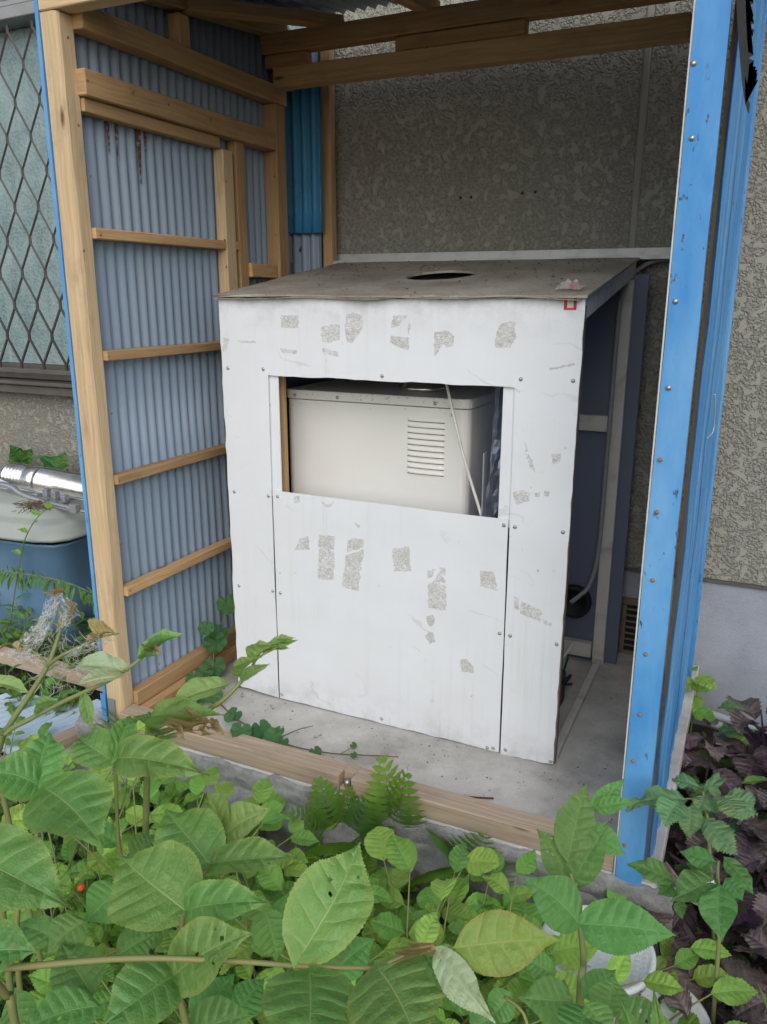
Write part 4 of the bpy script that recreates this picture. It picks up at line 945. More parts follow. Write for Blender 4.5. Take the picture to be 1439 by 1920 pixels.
# ------------------------------------------------------------------ leaves
def leaf_geo(nu=44, nv=6, width=.68, a=.58, b0=.72, b1=1.15, tooth=.03, heart=.10, sweep=.55, droop=.5, fold=.12, wave=.02, quilt=.02, nveins=8, seed=0, jag=0.0, twist=0.0, curl=0.0):
    """leaf along +Y from (0,0,0) to (0,1,0), face up (+Z)"""
    rr = random.Random(seed); ph = rr.uniform(0, 6.28); ph2 = rr.uniform(0, 6.28); V, UV, F = [], [], []; bend = rr.uniform(-.06, .06)
    n = 2*nv+1
    for i in range(nu+1):
        t = i/nu
        sh = max(0.0, math.sin(math.pi*t**a))**(b0+(b1-b0)*t); wd = width*.5*sh
        for j in range(-nv, nv+1):
            s = j/nv; ab = abs(s); x = s*wd
            y = t + sweep*(ab**1.15)*wd*(1-t*.75) - heart*(ab**1.4)*max(0, 1-t/.35)**1.5*width
            if ab == 1 and i % 2 == 1 and 0 < i < nu:
                k = tooth*(1+.4*rr.uniform(-1, 1)); x += math.copysign(k, s); y += k*.5
                if jag: x += math.copysign(jag*abs(rr.gauss(0, 1))*.5, s)
            x += bend*math.sin(math.pi*t)
            vein = math.cos(math.pi*nveins*t+(math.pi/2 if s > 0 else 0))**2
            z = fold*abs(x)*(1.0) + quilt*vein*min(1, ab*2.2)*(1-ab*.3)*wd*2.4 + wave*(math.sin(t*9+ph+(2.1 if s > 0 else 0))+.5*math.sin(t*21+ph2))*ab*ab
            z -= curl*ab*ab*wd
            if twist:
                an = twist*(t-.3); x, z = x*math.cos(an)-z*math.sin(an), x*math.sin(an)+z*math.cos(an)
            if abs(droop) > 1e-3:
                Rr = 1/droop; an = y/Rr; y2 = (Rr+z)*math.sin(an); z2 = (Rr+z)*math.cos(an)-Rr
                y, z = y2, z2
            V.append(Vector((x, y, z))); UV.append((t, s*.5+.5))
    tip = V[nu*n+nv].copy(); L = math.hypot(tip.y, tip.z); an = math.atan2(tip.z, tip.y); ca, sa_ = math.cos(-an), math.sin(-an)
    for v in V:
        y, z = v.y*ca-v.z*sa_, v.y*sa_+v.z*ca; v.x = (v.x)/L; v.y = y/L; v.z = z/L
    for i in range(nu):
        for j in range(n-1):
            F.append((i*n+j, i*n+j+1, (i+1)*n+j+1, (i+1)*n+j))
    return V, F, UV
def leaf_set(name, m, k, **kw):
    out = []
    for s in range(k):
        q = dict(kw); rr = random.Random(s*13+len(name)+len(out)); q['droop'] = kw.get('droop', .5)*rr.uniform(.5, 1.5); q['fold'] = kw.get('fold', .12)*rr.uniform(.3, 1.8); q['wave'] = kw.get('wave', .02)*rr.uniform(.7, 1.5)
        q['twist'] = rr.uniform(-.35, .35); q['width'] = kw.get('width', .68)*rr.uniform(.92, 1.08)
        V, F, UV = leaf_geo(seed=s*7+len(name), **q)
        if kw.get('nu', 0) >= 50 and s % 3 == 1:
            hs_ = [(rr.uniform(-.2, .2), rr.uniform(.25, .75), rr.uniform(.012, .03)) for _ in range(4)]
            F = [f for f in F if not any((sum(V[k].x for k in f)/4-hx)**2+(sum(V[k].y for k in f)/4-hy)**2 < hr*hr for hx, hy, hr in hs_)]
        out.append(mesh_of(name, V, F, m, True, UV))
    return out
S_BIG = leaf_set('leaf', L_BIG, 6, nu=64, nv=8, width=.74, tooth=.011, heart=.20, droop=.75, fold=.14, wave=.024, quilt=.014, nveins=6, a=.50, b0=.52, b1=1.2, sweep=.7)
S_DEEP = leaf_set('leaf', L_DEEP, 4, nu=56, nv=7, width=.60, tooth=.010, heart=.10, droop=.45, fold=.12, wave=.016, quilt=.012, nveins=7, a=.52, b0=.62, b1=1.15, sweep=.6)
S_PALE = leaf_set('leaf', L_PALE, 2, nu=50, nv=7, width=.6, tooth=.010, heart=.08, droop=.8, fold=.7, wave=.03, quilt=.012)
S_YELL = leaf_set('leaf', L_YELL, 1, nu=56, nv=7, width=.56, tooth=.006, heart=.02, droop=.35, fold=.25, wave=.02, quilt=.010, b1=1.3)
S_CURL = leaf_set('leaf', L_CURL, 2, nu=48, nv=7, width=.62, tooth=.012, heart=.06, droop=.9, fold=.9, wave=.03, quilt=.012)
S_WEED = leaf_set('leaf', L_WEED, 5, nu=24, nv=4, width=.60, tooth=.022, heart=.03, droop=.7, fold=.25, wave=.03, quilt=.010, nveins=7, a=.58, b0=.8, b1=1.1)
S_WEED2 = leaf_set('leaf', L_WEED2, 5, nu=24, nv=4, width=.56, tooth=.024, heart=.03, droop=.7, fold=.25, wave=.03, quilt=.010, nveins=7, a=.58, b0=.8, b1=1.1)
S_ROUND = leaf_set('leaf', L_WEED, 3, nu=20, nv=4, width=.92, tooth=.02, heart=.10, droop=.4, fold=.12, wave=.03, quilt=.01, a=.62, b0=.5, b1=.6)
S_LANCE = leaf_set('leaf', L_WEED2, 3, nu=12, nv=2, width=.24, tooth=0, heart=0, droop=.8, fold=.3, wave=.02, quilt=0, a=.7, b0=.8, b1=1.0)
S_SHISO = leaf_set('leaf', L_SHISO, 4, nu=32, nv=6, width=.78, tooth=.055, heart=.08, droop=1.1, fold=.2, wave=.06, quilt=.018, nveins=7, jag=.02, a=.64, b0=.65, b1=1.0)
S_PURP = leaf_set('leaf', L_PURP, 5, nu=32, nv=5, width=.78, tooth=.055, heart=.08, droop=1.5, fold=.3, wave=.08, quilt=.018, nveins=7, jag=.02, a=.64, b0=.65, b1=1.0)
S_PURP2 = leaf_set('leaf', L_PURP2, 2, nu=32, nv=5, width=.72, tooth=.05, heart=.08, droop=1.4, fold=.4, wave=.07, quilt=.018, nveins=7, jag=.02, a=.64, b0=.65, b1=1.0)
S_PEP = leaf_set('leaf', L_PEPPER, 3, nu=28, nv=6, width=.62, tooth=0.0, heart=.0, droop=.8, fold=.2, wave=.04, quilt=.010, nveins=6, a=.62, b0=.75, b1=1.2)
S_DEAD = leaf_set('leaf', L_DEAD, 3, nu=24, nv=4, width=.5, tooth=.02, heart=.05, droop=2.0, fold=2.2, wave=.10, quilt=.01, jag=.006)
def scallop_leaf(k):
    out = []
    for s in range(k):
        V, F, UV = [], [], []; nr, na = 5, 72; rr = random.Random(s)
        for i in range(nr+1):
            for j in range(na):
                a = -math.pi+2*math.pi*(j+.5)/na; r = i/nr
                cut = 1-.75*max(0, 1-abs(abs(a)-math.pi)/.35)
                lob = 1+.07*abs(math.sin(a*3.5))**.6+.02*math.cos(a*28)
                q = r*.5*cut*lob; z = .05*math.sin(a*7+s)*r*r+.10*r*r
                V.append((q*math.sin(a), .05+q*math.cos(a), z)); UV.append(((a/math.pi*.5+.5), .5+.5*r*.9))
        for i in range(nr):
            for j in range(na): F.append((i*na+j, i*na+(j+1) % na, (i+1)*na+(j+1) % na, (i+1)*na+j))
        out.append(mesh_of('leaf', V, F, L_SC, True, UV))
    return out
S_PETAL = mesh_of('petal', *leaf_geo(nu=8, nv=2, width=.6, tooth=0, heart=0)[:2], M_PETAL, True)
L_SC = leaf_mat('scalloped_leaf', (0.05, 0.145, 0.045), (0.075, 0.185, 0.06), (0.12, 0.24, 0.09), 7, val=.3, veinamt=.45)
S_SC = scallop_leaf(2)

def place(mesh, parent, base, tip, normal, ws=1.0, name='leaf', label=None):
    base = Vector(base); tip = Vector(tip); y = tip-base; L = y.length; y.normalize(); n = Vector(normal)
    x = y.cross(n); x = x.normalized() if x.length > 1e-5 else y.orthogonal().normalized(); z = x.cross(y)
    M = Matrix(((x.x*L*ws, y.x*L, z.x*L, base.x), (x.y*L*ws, y.y*L, z.y*L, base.y), (x.z*L*ws, y.z*L, z.z*L, base.z), (0, 0, 0, 1)))
    return put(name, mesh, parent, M, label)
def facing(p, cam_w=.75, up_w=.5, jit=.12, side=0.0):
    v = (CAM_POS-Vector(p)).normalized()*cam_w+Vector((0, 0, up_w))+_rt0*side
    return (v+Vector((R.gauss(0, jit), R.gauss(0, jit), R.gauss(0, jit)))).normalized()
def hero(plant, sets, base, tip, wpx, dep, ddep=0.0, side=0.0, up=.45, k=None, stem=None, ratio=None):
    """base, tip as seen in the photo; dep = distance from the camera in metres at the base, ddep further at the tip"""
    b = at(base[0], base[1], dep); t = at(tip[0], tip[1], dep+ddep); m = sets[k if k is not None else R.randrange(len(sets))]
    wm = max(abs(v.co.x) for v in m.vertices)*2
    lp = math.hypot(tip[0]-base[0], tip[1]-base[1]); real_w = wpx*dep/CAM_F; ws = real_w/((t-b).length*wm)
    o = place(m, plant, b, t, facing((b+t)/2, .8, up, .08, side), ws*1.1); 
    return b

z7 = lambda x, y: (x/1.893, 1200+y/1.893)
z8 = lambda x, y: (700+x/1.947, 1350+y/1.947)
# ------------------------------------------------------------------ big foreground shrub
def stemtube(parent, pts, r0, r1, m=M_RACH, name='stem', sides=7):
    q = spline(pts, 5); n = len(q); return tube(name, q, [r0+(r1-r0)*i/(n-1) for i in range(n)], m, parent, sides)
sh1 = thing('broadleaf_shrub', 'large broad-leaved shrub with serrated green leaves in the left foreground', 'shrub', (0.55, -1.25, -0.2))
g = Vector((0.55, -1.25, -0.2))
H = [  # base, tip, width px, depth, depth change, side tilt, variant
 ((130,515),(180,325),165,1.00,.06,.0,0), ((135,515),(-60,470),170,1.00,-.03,-.2,1), ((165,530),(368,735),265,.98,-.10,.1,2),
 ((415,420),(745,482),165,1.02,-.05,.1,3), ((405,415),(466,268),95,1.02,.06,.3,4), ((395,425),(278,345),150,1.02,.04,-.2,5),
 ((745,795),(585,600),235,.93,.06,-.1,0), ((745,795),(1052,770),150,.93,-.02,.1,1),
 ((655,960),(425,765),330,.84,.05,-.1,2), ((658,960),(968,932),165,.84,-.03,.15,3),
 ((620,1190),(893,1040),225,.76,-.02,.1,4), ((618,1192),(350,1385),235,.76,-.06,-.1,5),
 ((1075,1110),(1277,718),300,.74,.06,.05,1), ((1098,1185),(1090,1520),310,.72,-.10,.0,0), ((1345,1170),(1500,1470),330,.70,-.08,.0,2),
 ((-120,760),(258,955),285,.78,-.04,.0,3), ((-120,1130),(132,1105),200,.70,.0,.0,4),
]
for b, t, wp, d, dd, s, k in H: hero(sh1, S_BIG, z7(*b), z7(*t), wp/1.893, d, dd, s, .62, k)
P7 = lambda x, y, d: at(*z7(x, y), d)
# rachises and stems
stemtube(sh1, [P7(700, 1363, .80)+Vector((.02, 0, -.45)), P7(680, 1363, .79)+Vector((0, 0, -.1)), P7(660, 1363, .78), P7(620, 1190, .77), P7(640, 1070, .81), P7(656, 960, .845), P7(700, 870, .89), P7(746, 795, .935), P7(775, 740, .97), P7(800, 690, 1.0)], .0042, .002)
stemtube(sh1, [P7(-160, 1180, .70), P7(80, 1160, .71), P7(470, 1130, .735), P7(830, 1140, .745), P7(1098, 1160, .735), P7(1345, 1165, .71)], .0036, .002)
stemtube(sh1, [P7(40, 1100, .97)+Vector((0, 0, -.6)), P7(40, 1100, .97)+Vector((0, 0, -.2)), P7(60, 1000, .95), P7(130, 700, .99), P7(140, 520, 1.005), P7(100, 430, 1.02)], .0042, .002)
stemtube(sh1, [P7(420, 800, 1.0)+Vector((0, 0, -.6)), P7(425, 700, 1.0)+Vector((0, 0, -.1)), P7(420, 700, 1.0), P7(410, 425, 1.025)], .0038, .002)
stemtube(sh1, [P7(80, 1500, .8)+Vector((0, 0, -.4)), P7(60, 1400, .76), P7(20, 1260, .74), P7(-60, 1180, .705)], .0045, .0035)
hero(sh1, S_CURL, z7(800, 690), z7(962, 598), 130/1.893, 1.0, -.02, .2, .5, 0); hero(sh1, S_CURL, z7(795, 690), z7(735, 545), 110/1.893, 1.0, .03, -.2, .5, 1)
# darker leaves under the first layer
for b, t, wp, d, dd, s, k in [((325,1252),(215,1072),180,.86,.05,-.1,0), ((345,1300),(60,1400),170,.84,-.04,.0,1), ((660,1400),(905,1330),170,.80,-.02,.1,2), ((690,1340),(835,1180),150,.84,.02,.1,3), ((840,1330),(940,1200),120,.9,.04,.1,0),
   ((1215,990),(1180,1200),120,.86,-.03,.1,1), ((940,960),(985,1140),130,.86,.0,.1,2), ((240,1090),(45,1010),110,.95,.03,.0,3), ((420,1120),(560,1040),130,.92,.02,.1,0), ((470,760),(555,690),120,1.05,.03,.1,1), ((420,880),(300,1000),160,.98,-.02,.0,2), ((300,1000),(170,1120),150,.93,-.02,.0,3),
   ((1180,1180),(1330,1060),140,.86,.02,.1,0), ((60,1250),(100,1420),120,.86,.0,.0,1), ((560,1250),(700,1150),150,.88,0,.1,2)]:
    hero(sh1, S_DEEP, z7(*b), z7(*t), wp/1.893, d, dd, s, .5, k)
hero(sh1, S_YELL, z8(300, 832), z8(686, 800), 205/1.947, .66, -.01, .0, .3, 0); hero(sh1, S_PALE, z8(235, 845), z8(447, 1108), 120/1.947, .67, -.05, -.3, .2, 0)
hero(sh1, S_DEEP, z8(190, 860), z8(330, 1080), 60/1.947, .68, -.05, .3, .2, 0)
stemtube(sh1, [P7(1345, 1165, .71), at(*z8(150, 850), .69), at(*z8(230, 845), .675), at(*z8(300, 832), .662)], .0028, .002)
for b, t, wp in (((120, 860), (215, 830), 40), ((190, 850), (260, 870), 30), ((160, 830), (230, 815), 24)): hero(sh1, S_DEAD, z8(*b), z8(*t), wp/1.947, .68, -.01, .2, .3)

# ------------------------------------------------------------------ withered branches with silk web
wb = thing('withered_branch', 'withered stem wrapped in white caterpillar silk at the left edge', 'branch', (0.30, -1.05, -.2))
zl = lambda x, y: (x/2.998, 1080+y/2.998)
PL = lambda x, y, d: at(*zl(x, y), d)
gw = Vector((0.30, -1.05, -.2))
stemtube(wb, [gw, PL(-40, 1300, 1.1), PL(0, 960, 1.1), PL(60, 830, 1.1), PL(180, 650, 1.1), PL(265, 510, 1.1), PL(310, 400, 1.11), PL(345, 285, 1.12)], .0055, .0025, M_STEM)
stemtube(wb, [PL(345, 285, 1.12), PL(330, 190, 1.12), PL(318, 100, 1.12)], .0035, .0022, M_STEM); stemtube(wb, [PL(345, 285, 1.12), PL(390, 240, 1.11), PL(430, 170, 1.10)], .003, .0014, M_STEM)
stemtube(wb, [PL(338, 285, 1.12), PL(290, 260, 1.12), PL(180, 245, 1.13)], .0028, .001, M_STEM); stemtube(wb, [PL(268, 505, 1.1), PL(220, 450, 1.1), PL(130, 390, 1.1), PL(60, 385, 1.1)], .0028, .001, M_STEM)
stemtube(wb, [PL(268, 505, 1.1), PL(360, 440, 1.08), PL(470, 390, 1.07), PL(560, 345, 1.06), PL(670, 322, 1.05)], .003, .001, M_STEM)
for (x0, y0, x1, y1, d) in ((318,110,240,90,1.12),(318,105,380,85,1.12),(320,100,330,60,1.12),(430,170,450,200,1.1),(425,175,400,260,1.1),(180,245,160,250,1.13),(520,372,600,345,1.065),(560,352,650,335,1.055),(60,385,-10,420,1.1),(60,390,90,440,1.1),(430,180,440,150,1.1)):
    place(S_DEAD[R.randrange(3)], wb, PL(x0, y0, d), PL(x1+R.uniform(-15, 15), y1+R.uniform(-10, 10), d-.01), facing(PL(x0, y0, d), .5, .5, .4), R.uniform(.25, .45), 'withered_leaf')
def veil(pts, nu, nv, d, seed):
    V, F = [], []
    for j in range(nv+1):
        for i in range(nu+1):
            u, v = i/nu, j/nv; a = [pts[k] for k in range(4)]
            x = (a[0][0]*(1-u)+a[1][0]*u)*(1-v)+(a[3][0]*(1-u)+a[2][0]*u)*v; y = (a[0][1]*(1-u)+a[1][1]*u)*(1-v)+(a[3][1]*(1-u)+a[2][1]*u)*v
            pinch = 14*math.sin(math.pi*v); x += pinch*mnoise.noise(Vector((u*4, v*5, seed))); y += 10*mnoise.noise(Vector((u*4, v*5, seed+9)))
            V.append(PL(x, y, d+.02*mnoise.noise(Vector((u*5, v*5, seed+4)))))
    for j in range(nv):
        for i in range(nu): F.append((j*(nu+1)+i, j*(nu+1)+i+1, (j+1)*(nu+1)+i+1, (j+1)*(nu+1)+i))
    put('silk_web', mesh_of('silk_web', V, F, M_WEB, True), wb)
veil([(300, 120), (340, 85), (445, 165), (335, 320)], 14, 14, 1.115, 1); veil([(290, 110), (335, 130), (285, 330), (165, 340)], 12, 16, 1.11, 2); veil([(290, 270), (180, 280), (70, 400), (200, 460)], 12, 14, 1.105, 3)
veil([(190, 410), (100, 395), (-20, 440), (120, 480)], 14, 8, 1.10, 4); veil([(360, 440), (470, 380), (560, 370), (430, 430)], 12, 6, 1.06, 5)
SV, SF = [], []
for i in range(150):
    k = i % 5; c0, c1 = [((315, 110), (215, 300)), ((300, 270), (120, 420)), ((340, 290), (430, 180)), ((240, 470), (30, 430)), ((370, 440), (640, 335))][k]
    t0, t1 = sorted((R.random(), R.random())); s = 34
    q = [(c0[0]+(c1[0]-c0[0])*t+R.uniform(-s, s), c0[1]+(c1[1]-c0[1])*t+R.uniform(-s, s)) for t in (t0, (t0+t1)/2, t1)]
    v, f = tube_geo(spline([PL(x, y+(10 if m_ == 1 else 0), 1.1+R.uniform(-.02, .02)) for m_, (x, y) in enumerate(q)], 4), .00024, 3, False); n0 = len(SV); SV += v; SF += [tuple(a+n0 for a in ff) for ff in f]
for i in range(130):   # wispy dead fibres below the web
    x, y = R.uniform(200, 560), R.uniform(330, 640); an = R.uniform(0, 6.28); l = R.uniform(15, 60)
    q = [PL(x, y, 1.13), PL(x+l*math.cos(an)+R.uniform(-12, 12), y+l*math.sin(an)+R.uniform(-12, 12), 1.13+R.uniform(-.03, .03)), PL(x+2*l*math.cos(an+.5), y+2*l*math.sin(an+.5), 1.13)]
    v, f = tube_geo(spline(q, 4), .00032, 3, False); n0 = len(SV); SV += v; SF += [tuple(a+n0 for a in ff) for ff in f]
tag(put('silk_threads', mesh_of('silk_threads', SV, SF, M_SILK), wb), kind='stuff')
# two further half-eaten shoots
w2 = thing('eaten_shoot', 'half-eaten shoot with one pale folded leaf in front of the left post', 'shoot', (0.36, -1.0, -.2))
stemtube(w2, [Vector((.36, -1.0, -.2)), PL(-20, 1050, 1.08), PL(30, 890, 1.08), PL(180, 800, 1.07), PL(340, 715, 1.06), PL(480, 650, 1.05), PL(620, 585, 1.04), PL(720, 520, 1.03), PL(800, 460, 1.03)], .0042, .002, M_STEM)
place(S_PALE[0], w2, PL(715, 540, 1.03), PL(360, 520, 1.05), facing(PL(600, 540, 1.04), .2, .9, .05), .75); place(S_PALE[1], w2, PL(690, 560, 1.03), PL(440, 610, 1.02), facing(PL(600, 560, 1.04), .8, .3, .05), .5)
place(S_CURL[0], w2, PL(790, 465, 1.03), PL(1035, 325, 1.0), facing(PL(900, 400, 1.0), .3, .8, .1), .45); place(S_DEAD[0], w2, PL(830, 440, 1.03), PL(920, 450, 1.0), facing(PL(900, 400, 1.0), .6, .4, .1), .5); place(S_CURL[1], w2, PL(800, 465, 1.03), PL(905, 440, 1.02), facing(PL(900, 400, 1.0), .7, .3, .1), .6)
place(S_CURL[1], w2, PL(860, 430, 1.02), PL(1000, 340, 1.0), facing(PL(900, 400, 1.0), .4, .5, .1), .4)
place(S_CURL[1], w2, PL(330, 715, 1.06), PL(190, 790, 1.06), facing(PL(250, 750, 1.04), .3, .8, .1), .35); place(S_CURL[0], w2, PL(-60, 600, 1.0), PL(165, 660, 1.0), facing(PL(0, 640, 1.0), .3, .8, .05), .7)
place(S_CURL[0], w2, PL(470, 660, 1.05), PL(520, 870, 1.04), facing(PL(490, 750, 1.04), .7, .1, .1), .6)
w3 = thing('eaten_shoot', 'half-eaten shoot with ragged tip leaning toward the white lower panel', 'shoot', (0.5, -1.0, -.2))
stemtube(w3, [Vector((.5, -1.0, -.2)), PL(830, 1000, 1.08), PL(860, 900, 1.07), PL(960, 860, 1.06), PL(1100, 790, 1.05), PL(1250, 700, 1.04), PL(1360, 590, 1.04), PL(1420, 510, 1.03)], .005, .0022, M_STEM)
for a_, b_, up_, ws_, S_ in (((1285,610),(920,745),.9,.62,S_CURL[0]), ((870,880),(1275,780),.8,.50,S_CURL[1]), ((900,880),(750,790),.6,.9,S_DEEP[1]), ((990,850),(1040,925),.5,.7,S_DEAD[0]), ((1100,880),(1220,830),.3,.8,S_DEAD[1]), ((1130,900),(1090,870),.3,.9,S_DEAD[2]), ((1200,860),(1270,900),.3,.8,S_DEAD[0])):
    place(S_, w3, PL(*a_, 1.05), PL(*b_, 1.02), facing(PL(*a_, 1.05), .5, up_, .08), ws_)
Pz = lambda x, y, d: at(x/1.893, 1200+y/1.893, d)
for a_, b_ in (((850,130),(930,60)), ((900,80),(985,20)), ((940,50),(1050,-8)), ((860,140),(960,85)), ((930,40),(1030,30)), ((990,10),(1060,0))):
    place(S_CURL[R.randrange(2)], w3, Pz(*a_, 1.03), Pz(*b_, 1.01), facing(Pz(*a_, 1.0), .4, .5, .3), .5)
stemtube(w3, [PL(1420, 510, 1.03), Pz(920, 60, 1.02), Pz(1010, 15, 1.01)], .0022, .001, M_STEM)

# ------------------------------------------------------------------ upright plant in front of the buckets
up_ = thing('upright_shrub', 'upright young shrub with paired dark green leaves before the white bucket', 'shrub', (1.13, -.72, -.2))
UP = [((715,507),(776,233),145,1.10,.04,0,0), ((714,580),(598,398),125,1.10,.03,-.2,1), ((722,605),(862,372),120,1.10,.0,.2,2), ((752,745),(548,580),190,1.04,.02,-.1,3), ((755,745),(1105,785),185,1.04,-.03,.1,0),
      ((800,320),(917,213),70,1.2,.03,.2,1), ((806,322),(955,300),62,1.2,-.02,.2,2), ((790,395),(922,492),105,1.18,-.02,.1,3), ((720,470),(740,515),50,1.12,-.02,0,0)]
for b, t, wp, d, dd, s, k in UP: hero(up_, S_DEEP, z8(*b), z8(*t), wp/1.947, d, dd, s, .35, k)
P8 = lambda x, y, d: at(*z8(x, y), d)
stemtube(up_, [Vector((1.13, -.72, -.2)), P8(755, 1020, .98), P8(768, 880, 1.0), P8(754, 745, 1.045), P8(735, 620, 1.09), P8(708, 510, 1.11)], .0055, .0022, M_STEM); stemtube(up_, [P8(735, 620, 1.09), P8(780, 420, 1.17), P8(803, 320, 1.2)], .003, .0015, M_STEM)
lo = thing('low_broadleaf_plant', 'low plant with round dark leaves at the bottom edge below the bucket', 'plant', (1.05, -.95, -.2))
for b, t, wp, d, dd, s, k in [((722,1025),(530,1015),150,.92,.0,-.1,0), ((660,930),(545,880),100,.95,.02,-.1,1), ((790,1060),(690,1200),170,.88,-.05,0,2), ((770,1005),(885,910),110,.95,.03,.1,3), ((860,1080),(880,935),150,.9,.03,.1,0), ((900,1090),(1110,1120),190,.86,-.03,.1,1), ((780,1040),(870,1180),120,.88,-.03,.1,2), ((440,1090),(350,1150),130,.9,0,0,3), ((500,1000),(420,1100),110,.92,0,0,0)]:
    hero(lo, S_DEEP, z8(*b), z8(*t), wp/1.947, d, dd, s, .5, k)
gl = Vector((1.05, -.95, -.2))
for q in ([P8(720, 1020, .92), P8(690, 960, .95)], [P8(800, 1060, .9)], [P8(890, 1090, .88)], [P8(480, 1010, .92), P8(560, 1100, .9)]): stemtube(lo, [Vector((q[-1].x, q[-1].y-.02, -.2)), q[-1]+Vector((0, -.01, -.08))]+list(reversed(q)), .003, .0016, M_RACH)
bl = thing('grass_blade', 'single bright blade of grass crossing the bottom edge beside the bucket', 'grass', at(1200, 1990, .8))
place(S_LANCE[0], bl, P8(1000, 1330, .78), P8(868, 950, .8), facing(P8(900, 1000, .8), .8, .2, .02, .4), .75); place(S_LANCE[1], bl, P8(1060, 1330, .8), P8(1022, 975, .82), facing(P8(1000, 1000, .8), .8, .2, .02, -.3), .9)
b3 = thing('grass_blade', 'pale stalk of grass at the right edge among purple perilla', 'grass', at(1470, 1980, .8)); place(S_LANCE[2], b3, at(1475, 1960, .8), at(1418, 1838, .82), facing(at(1440, 1900, .8), .8, .2, .02), .3)

# ------------------------------------------------------------------ pepper plant and perilla on the right
pe = thing('pepper_plant', 'pepper plant with smooth green leaves and a white flower on the right', 'plant', (1.31, -.52, -.2))
for b, t, wp, d, dd, s, k in [((1250,582),(1085,662),130,1.22,-.03,-.1,0), ((1266,600),(1274,812),135,1.2,-.05,0,1), ((1256,522),(1115,478),72,1.24,.02,-.1,2), ((1280,505),(1390,640),70,1.22,-.05,.4,0), ((1102,592),(925,525),85,1.25,.03,-.1,1), ((1240,560),(1140,520),80,1.27,.0,-.1,2), ((1285,580),(1350,660),85,1.27,-.02,.1,0), ((1120,650),(1130,730),45,1.26,-.02,0,1), ((1090,600),(1040,640),60,1.28,-.02,0,2)]:
    hero(pe, S_PEP, z8(*b), z8(*t), wp/1.947, d, dd, s, .45, k)
stemtube(pe, [Vector((1.31, -.52, -.2)), P8(1265, 760, 1.27), P8(1260, 640, 1.24), P8(1258, 560, 1.235), P8(1262, 515, 1.235)], .004, .0022, M_STEM); stemtube(pe, [P8(1265, 700, 1.26), P8(1160, 660, 1.27), P8(1102, 592, 1.255)], .003, .0016, M_STEM)
for i in range(5):
    c = P8(1233, 600, 1.215); a = i*1.256; place(S_PETAL, pe, c, c+_rt*(.011*math.cos(a))+_up*(.009*math.sin(a))-_fwd*.004, -_fwd, 1.0, 'petal')
gs = thing('green_perilla', 'green perilla with frilled jagged leaves beside the blue trim', 'plant', (1.31, -.30, -.2))
for b, t, wp, d, dd, s, k in [((1135,290),(960,300),95,1.42,.0,0,0), ((1120,300),(1065,385),120,1.40,-.04,0,1), ((1160,315),(1150,425),95,1.4,-.04,0,2), ((1290,290),(1398,340),130,1.42,-.03,.1,3), ((1285,285),(1330,360),110,1.40,-.04,0,0), ((1212,368),(1325,492),110,1.36,-.06,.1,1), ((1190,245),(1090,215),60,1.46,.03,0,2), ((1215,260),(1280,215),50,1.46,.03,0,3), ((1210,280),(1180,345),55,1.42,-.03,0,0), ((1220,290),(1260,340),60,1.42,-.03,.1,1), ((1225,250),(1270,280),40,1.44,0,.1,2), ((985,300),(925,335),45,1.42,-.02,0,3)]:
    hero(gs, S_SHISO, z8(*b), z8(*t), wp/1.947, d, dd, s, .6, k)
stemtube(gs, [Vector((1.31, -.30, -.2)), P8(1225, 420, 1.43), P8(1212, 330, 1.43), P8(1205, 260, 1.445)], .004, .002, M_STEM); stemtube(gs, [P8(1212, 330, 1.43), P8(1170, 290, 1.43), P8(1130, 290, 1.42)], .002, .0015, M_STEM); stemtube(gs, [P8(1212, 330, 1.43), P8(1250, 290, 1.43), P8(1290, 285, 1.42)], .002, .0015, M_STEM)

def perilla(x, y, h, n, lab, grp, S=S_PURP, S2=S_PURP2, sm=M_PSTEM, f2=.15, sz=(.06, .10)):
    t = thing('purple_perilla', lab, 'plant', (x, y, -.2), grp); top = Vector((x+R.uniform(-.04, .04), y+R.uniform(-.04, .04), -.2+h))
    stemtube(t, [(x, y, -.2), Vector((x, y, -.2)).lerp(top, .5)+Vector((R.uniform(-.02, .02), 0, 0)), top], .0045, .002, sm)
    for i in range(n):
        f = .2+.8*(i+.5)/n; b = Vector((x, y, -.2)).lerp(top, f); a = i*2.4+R.uniform(-.4, .4); L = R.uniform(*sz)*(1.15-.5*f*f)
        d = Vector((math.cos(a), math.sin(a), R.uniform(.0, .5))); e = b+d*R.uniform(.015, .04)
        tip = e+Vector((math.cos(a), math.sin(a), R.uniform(-.9, .15))).normalized()*L
        nn = Vector((math.cos(a)*.5, math.sin(a)*.5, 1))
        q = R.random(); SS = S2 if q < f2*.7 else (S_SHISO if q < f2 else (S_WEED2 if q < f2+.08 else S)); place(SS[R.randrange(len(SS))], t, e, tip, nn, R.uniform(.8, 1.15))
    return t
PP = [(1.24,.30,.16),(1.36,.38,.20),(1.50,.30,.30),(1.42,.12,.20),(1.28,.06,.13),(1.53,-.05,.34),(1.36,-.12,.15),(1.26,-.20,.12),(1.46,-.28,.26),(1.22,-.44,.15),(1.42,-.46,.20),(1.30,-.60,.15),(1.45,-.64,.22),(1.36,-.74,.18),(1.25,-.76,.14),(1.46,-.82,.24),(1.60,.10,.40),(1.20,-.56,.12)]
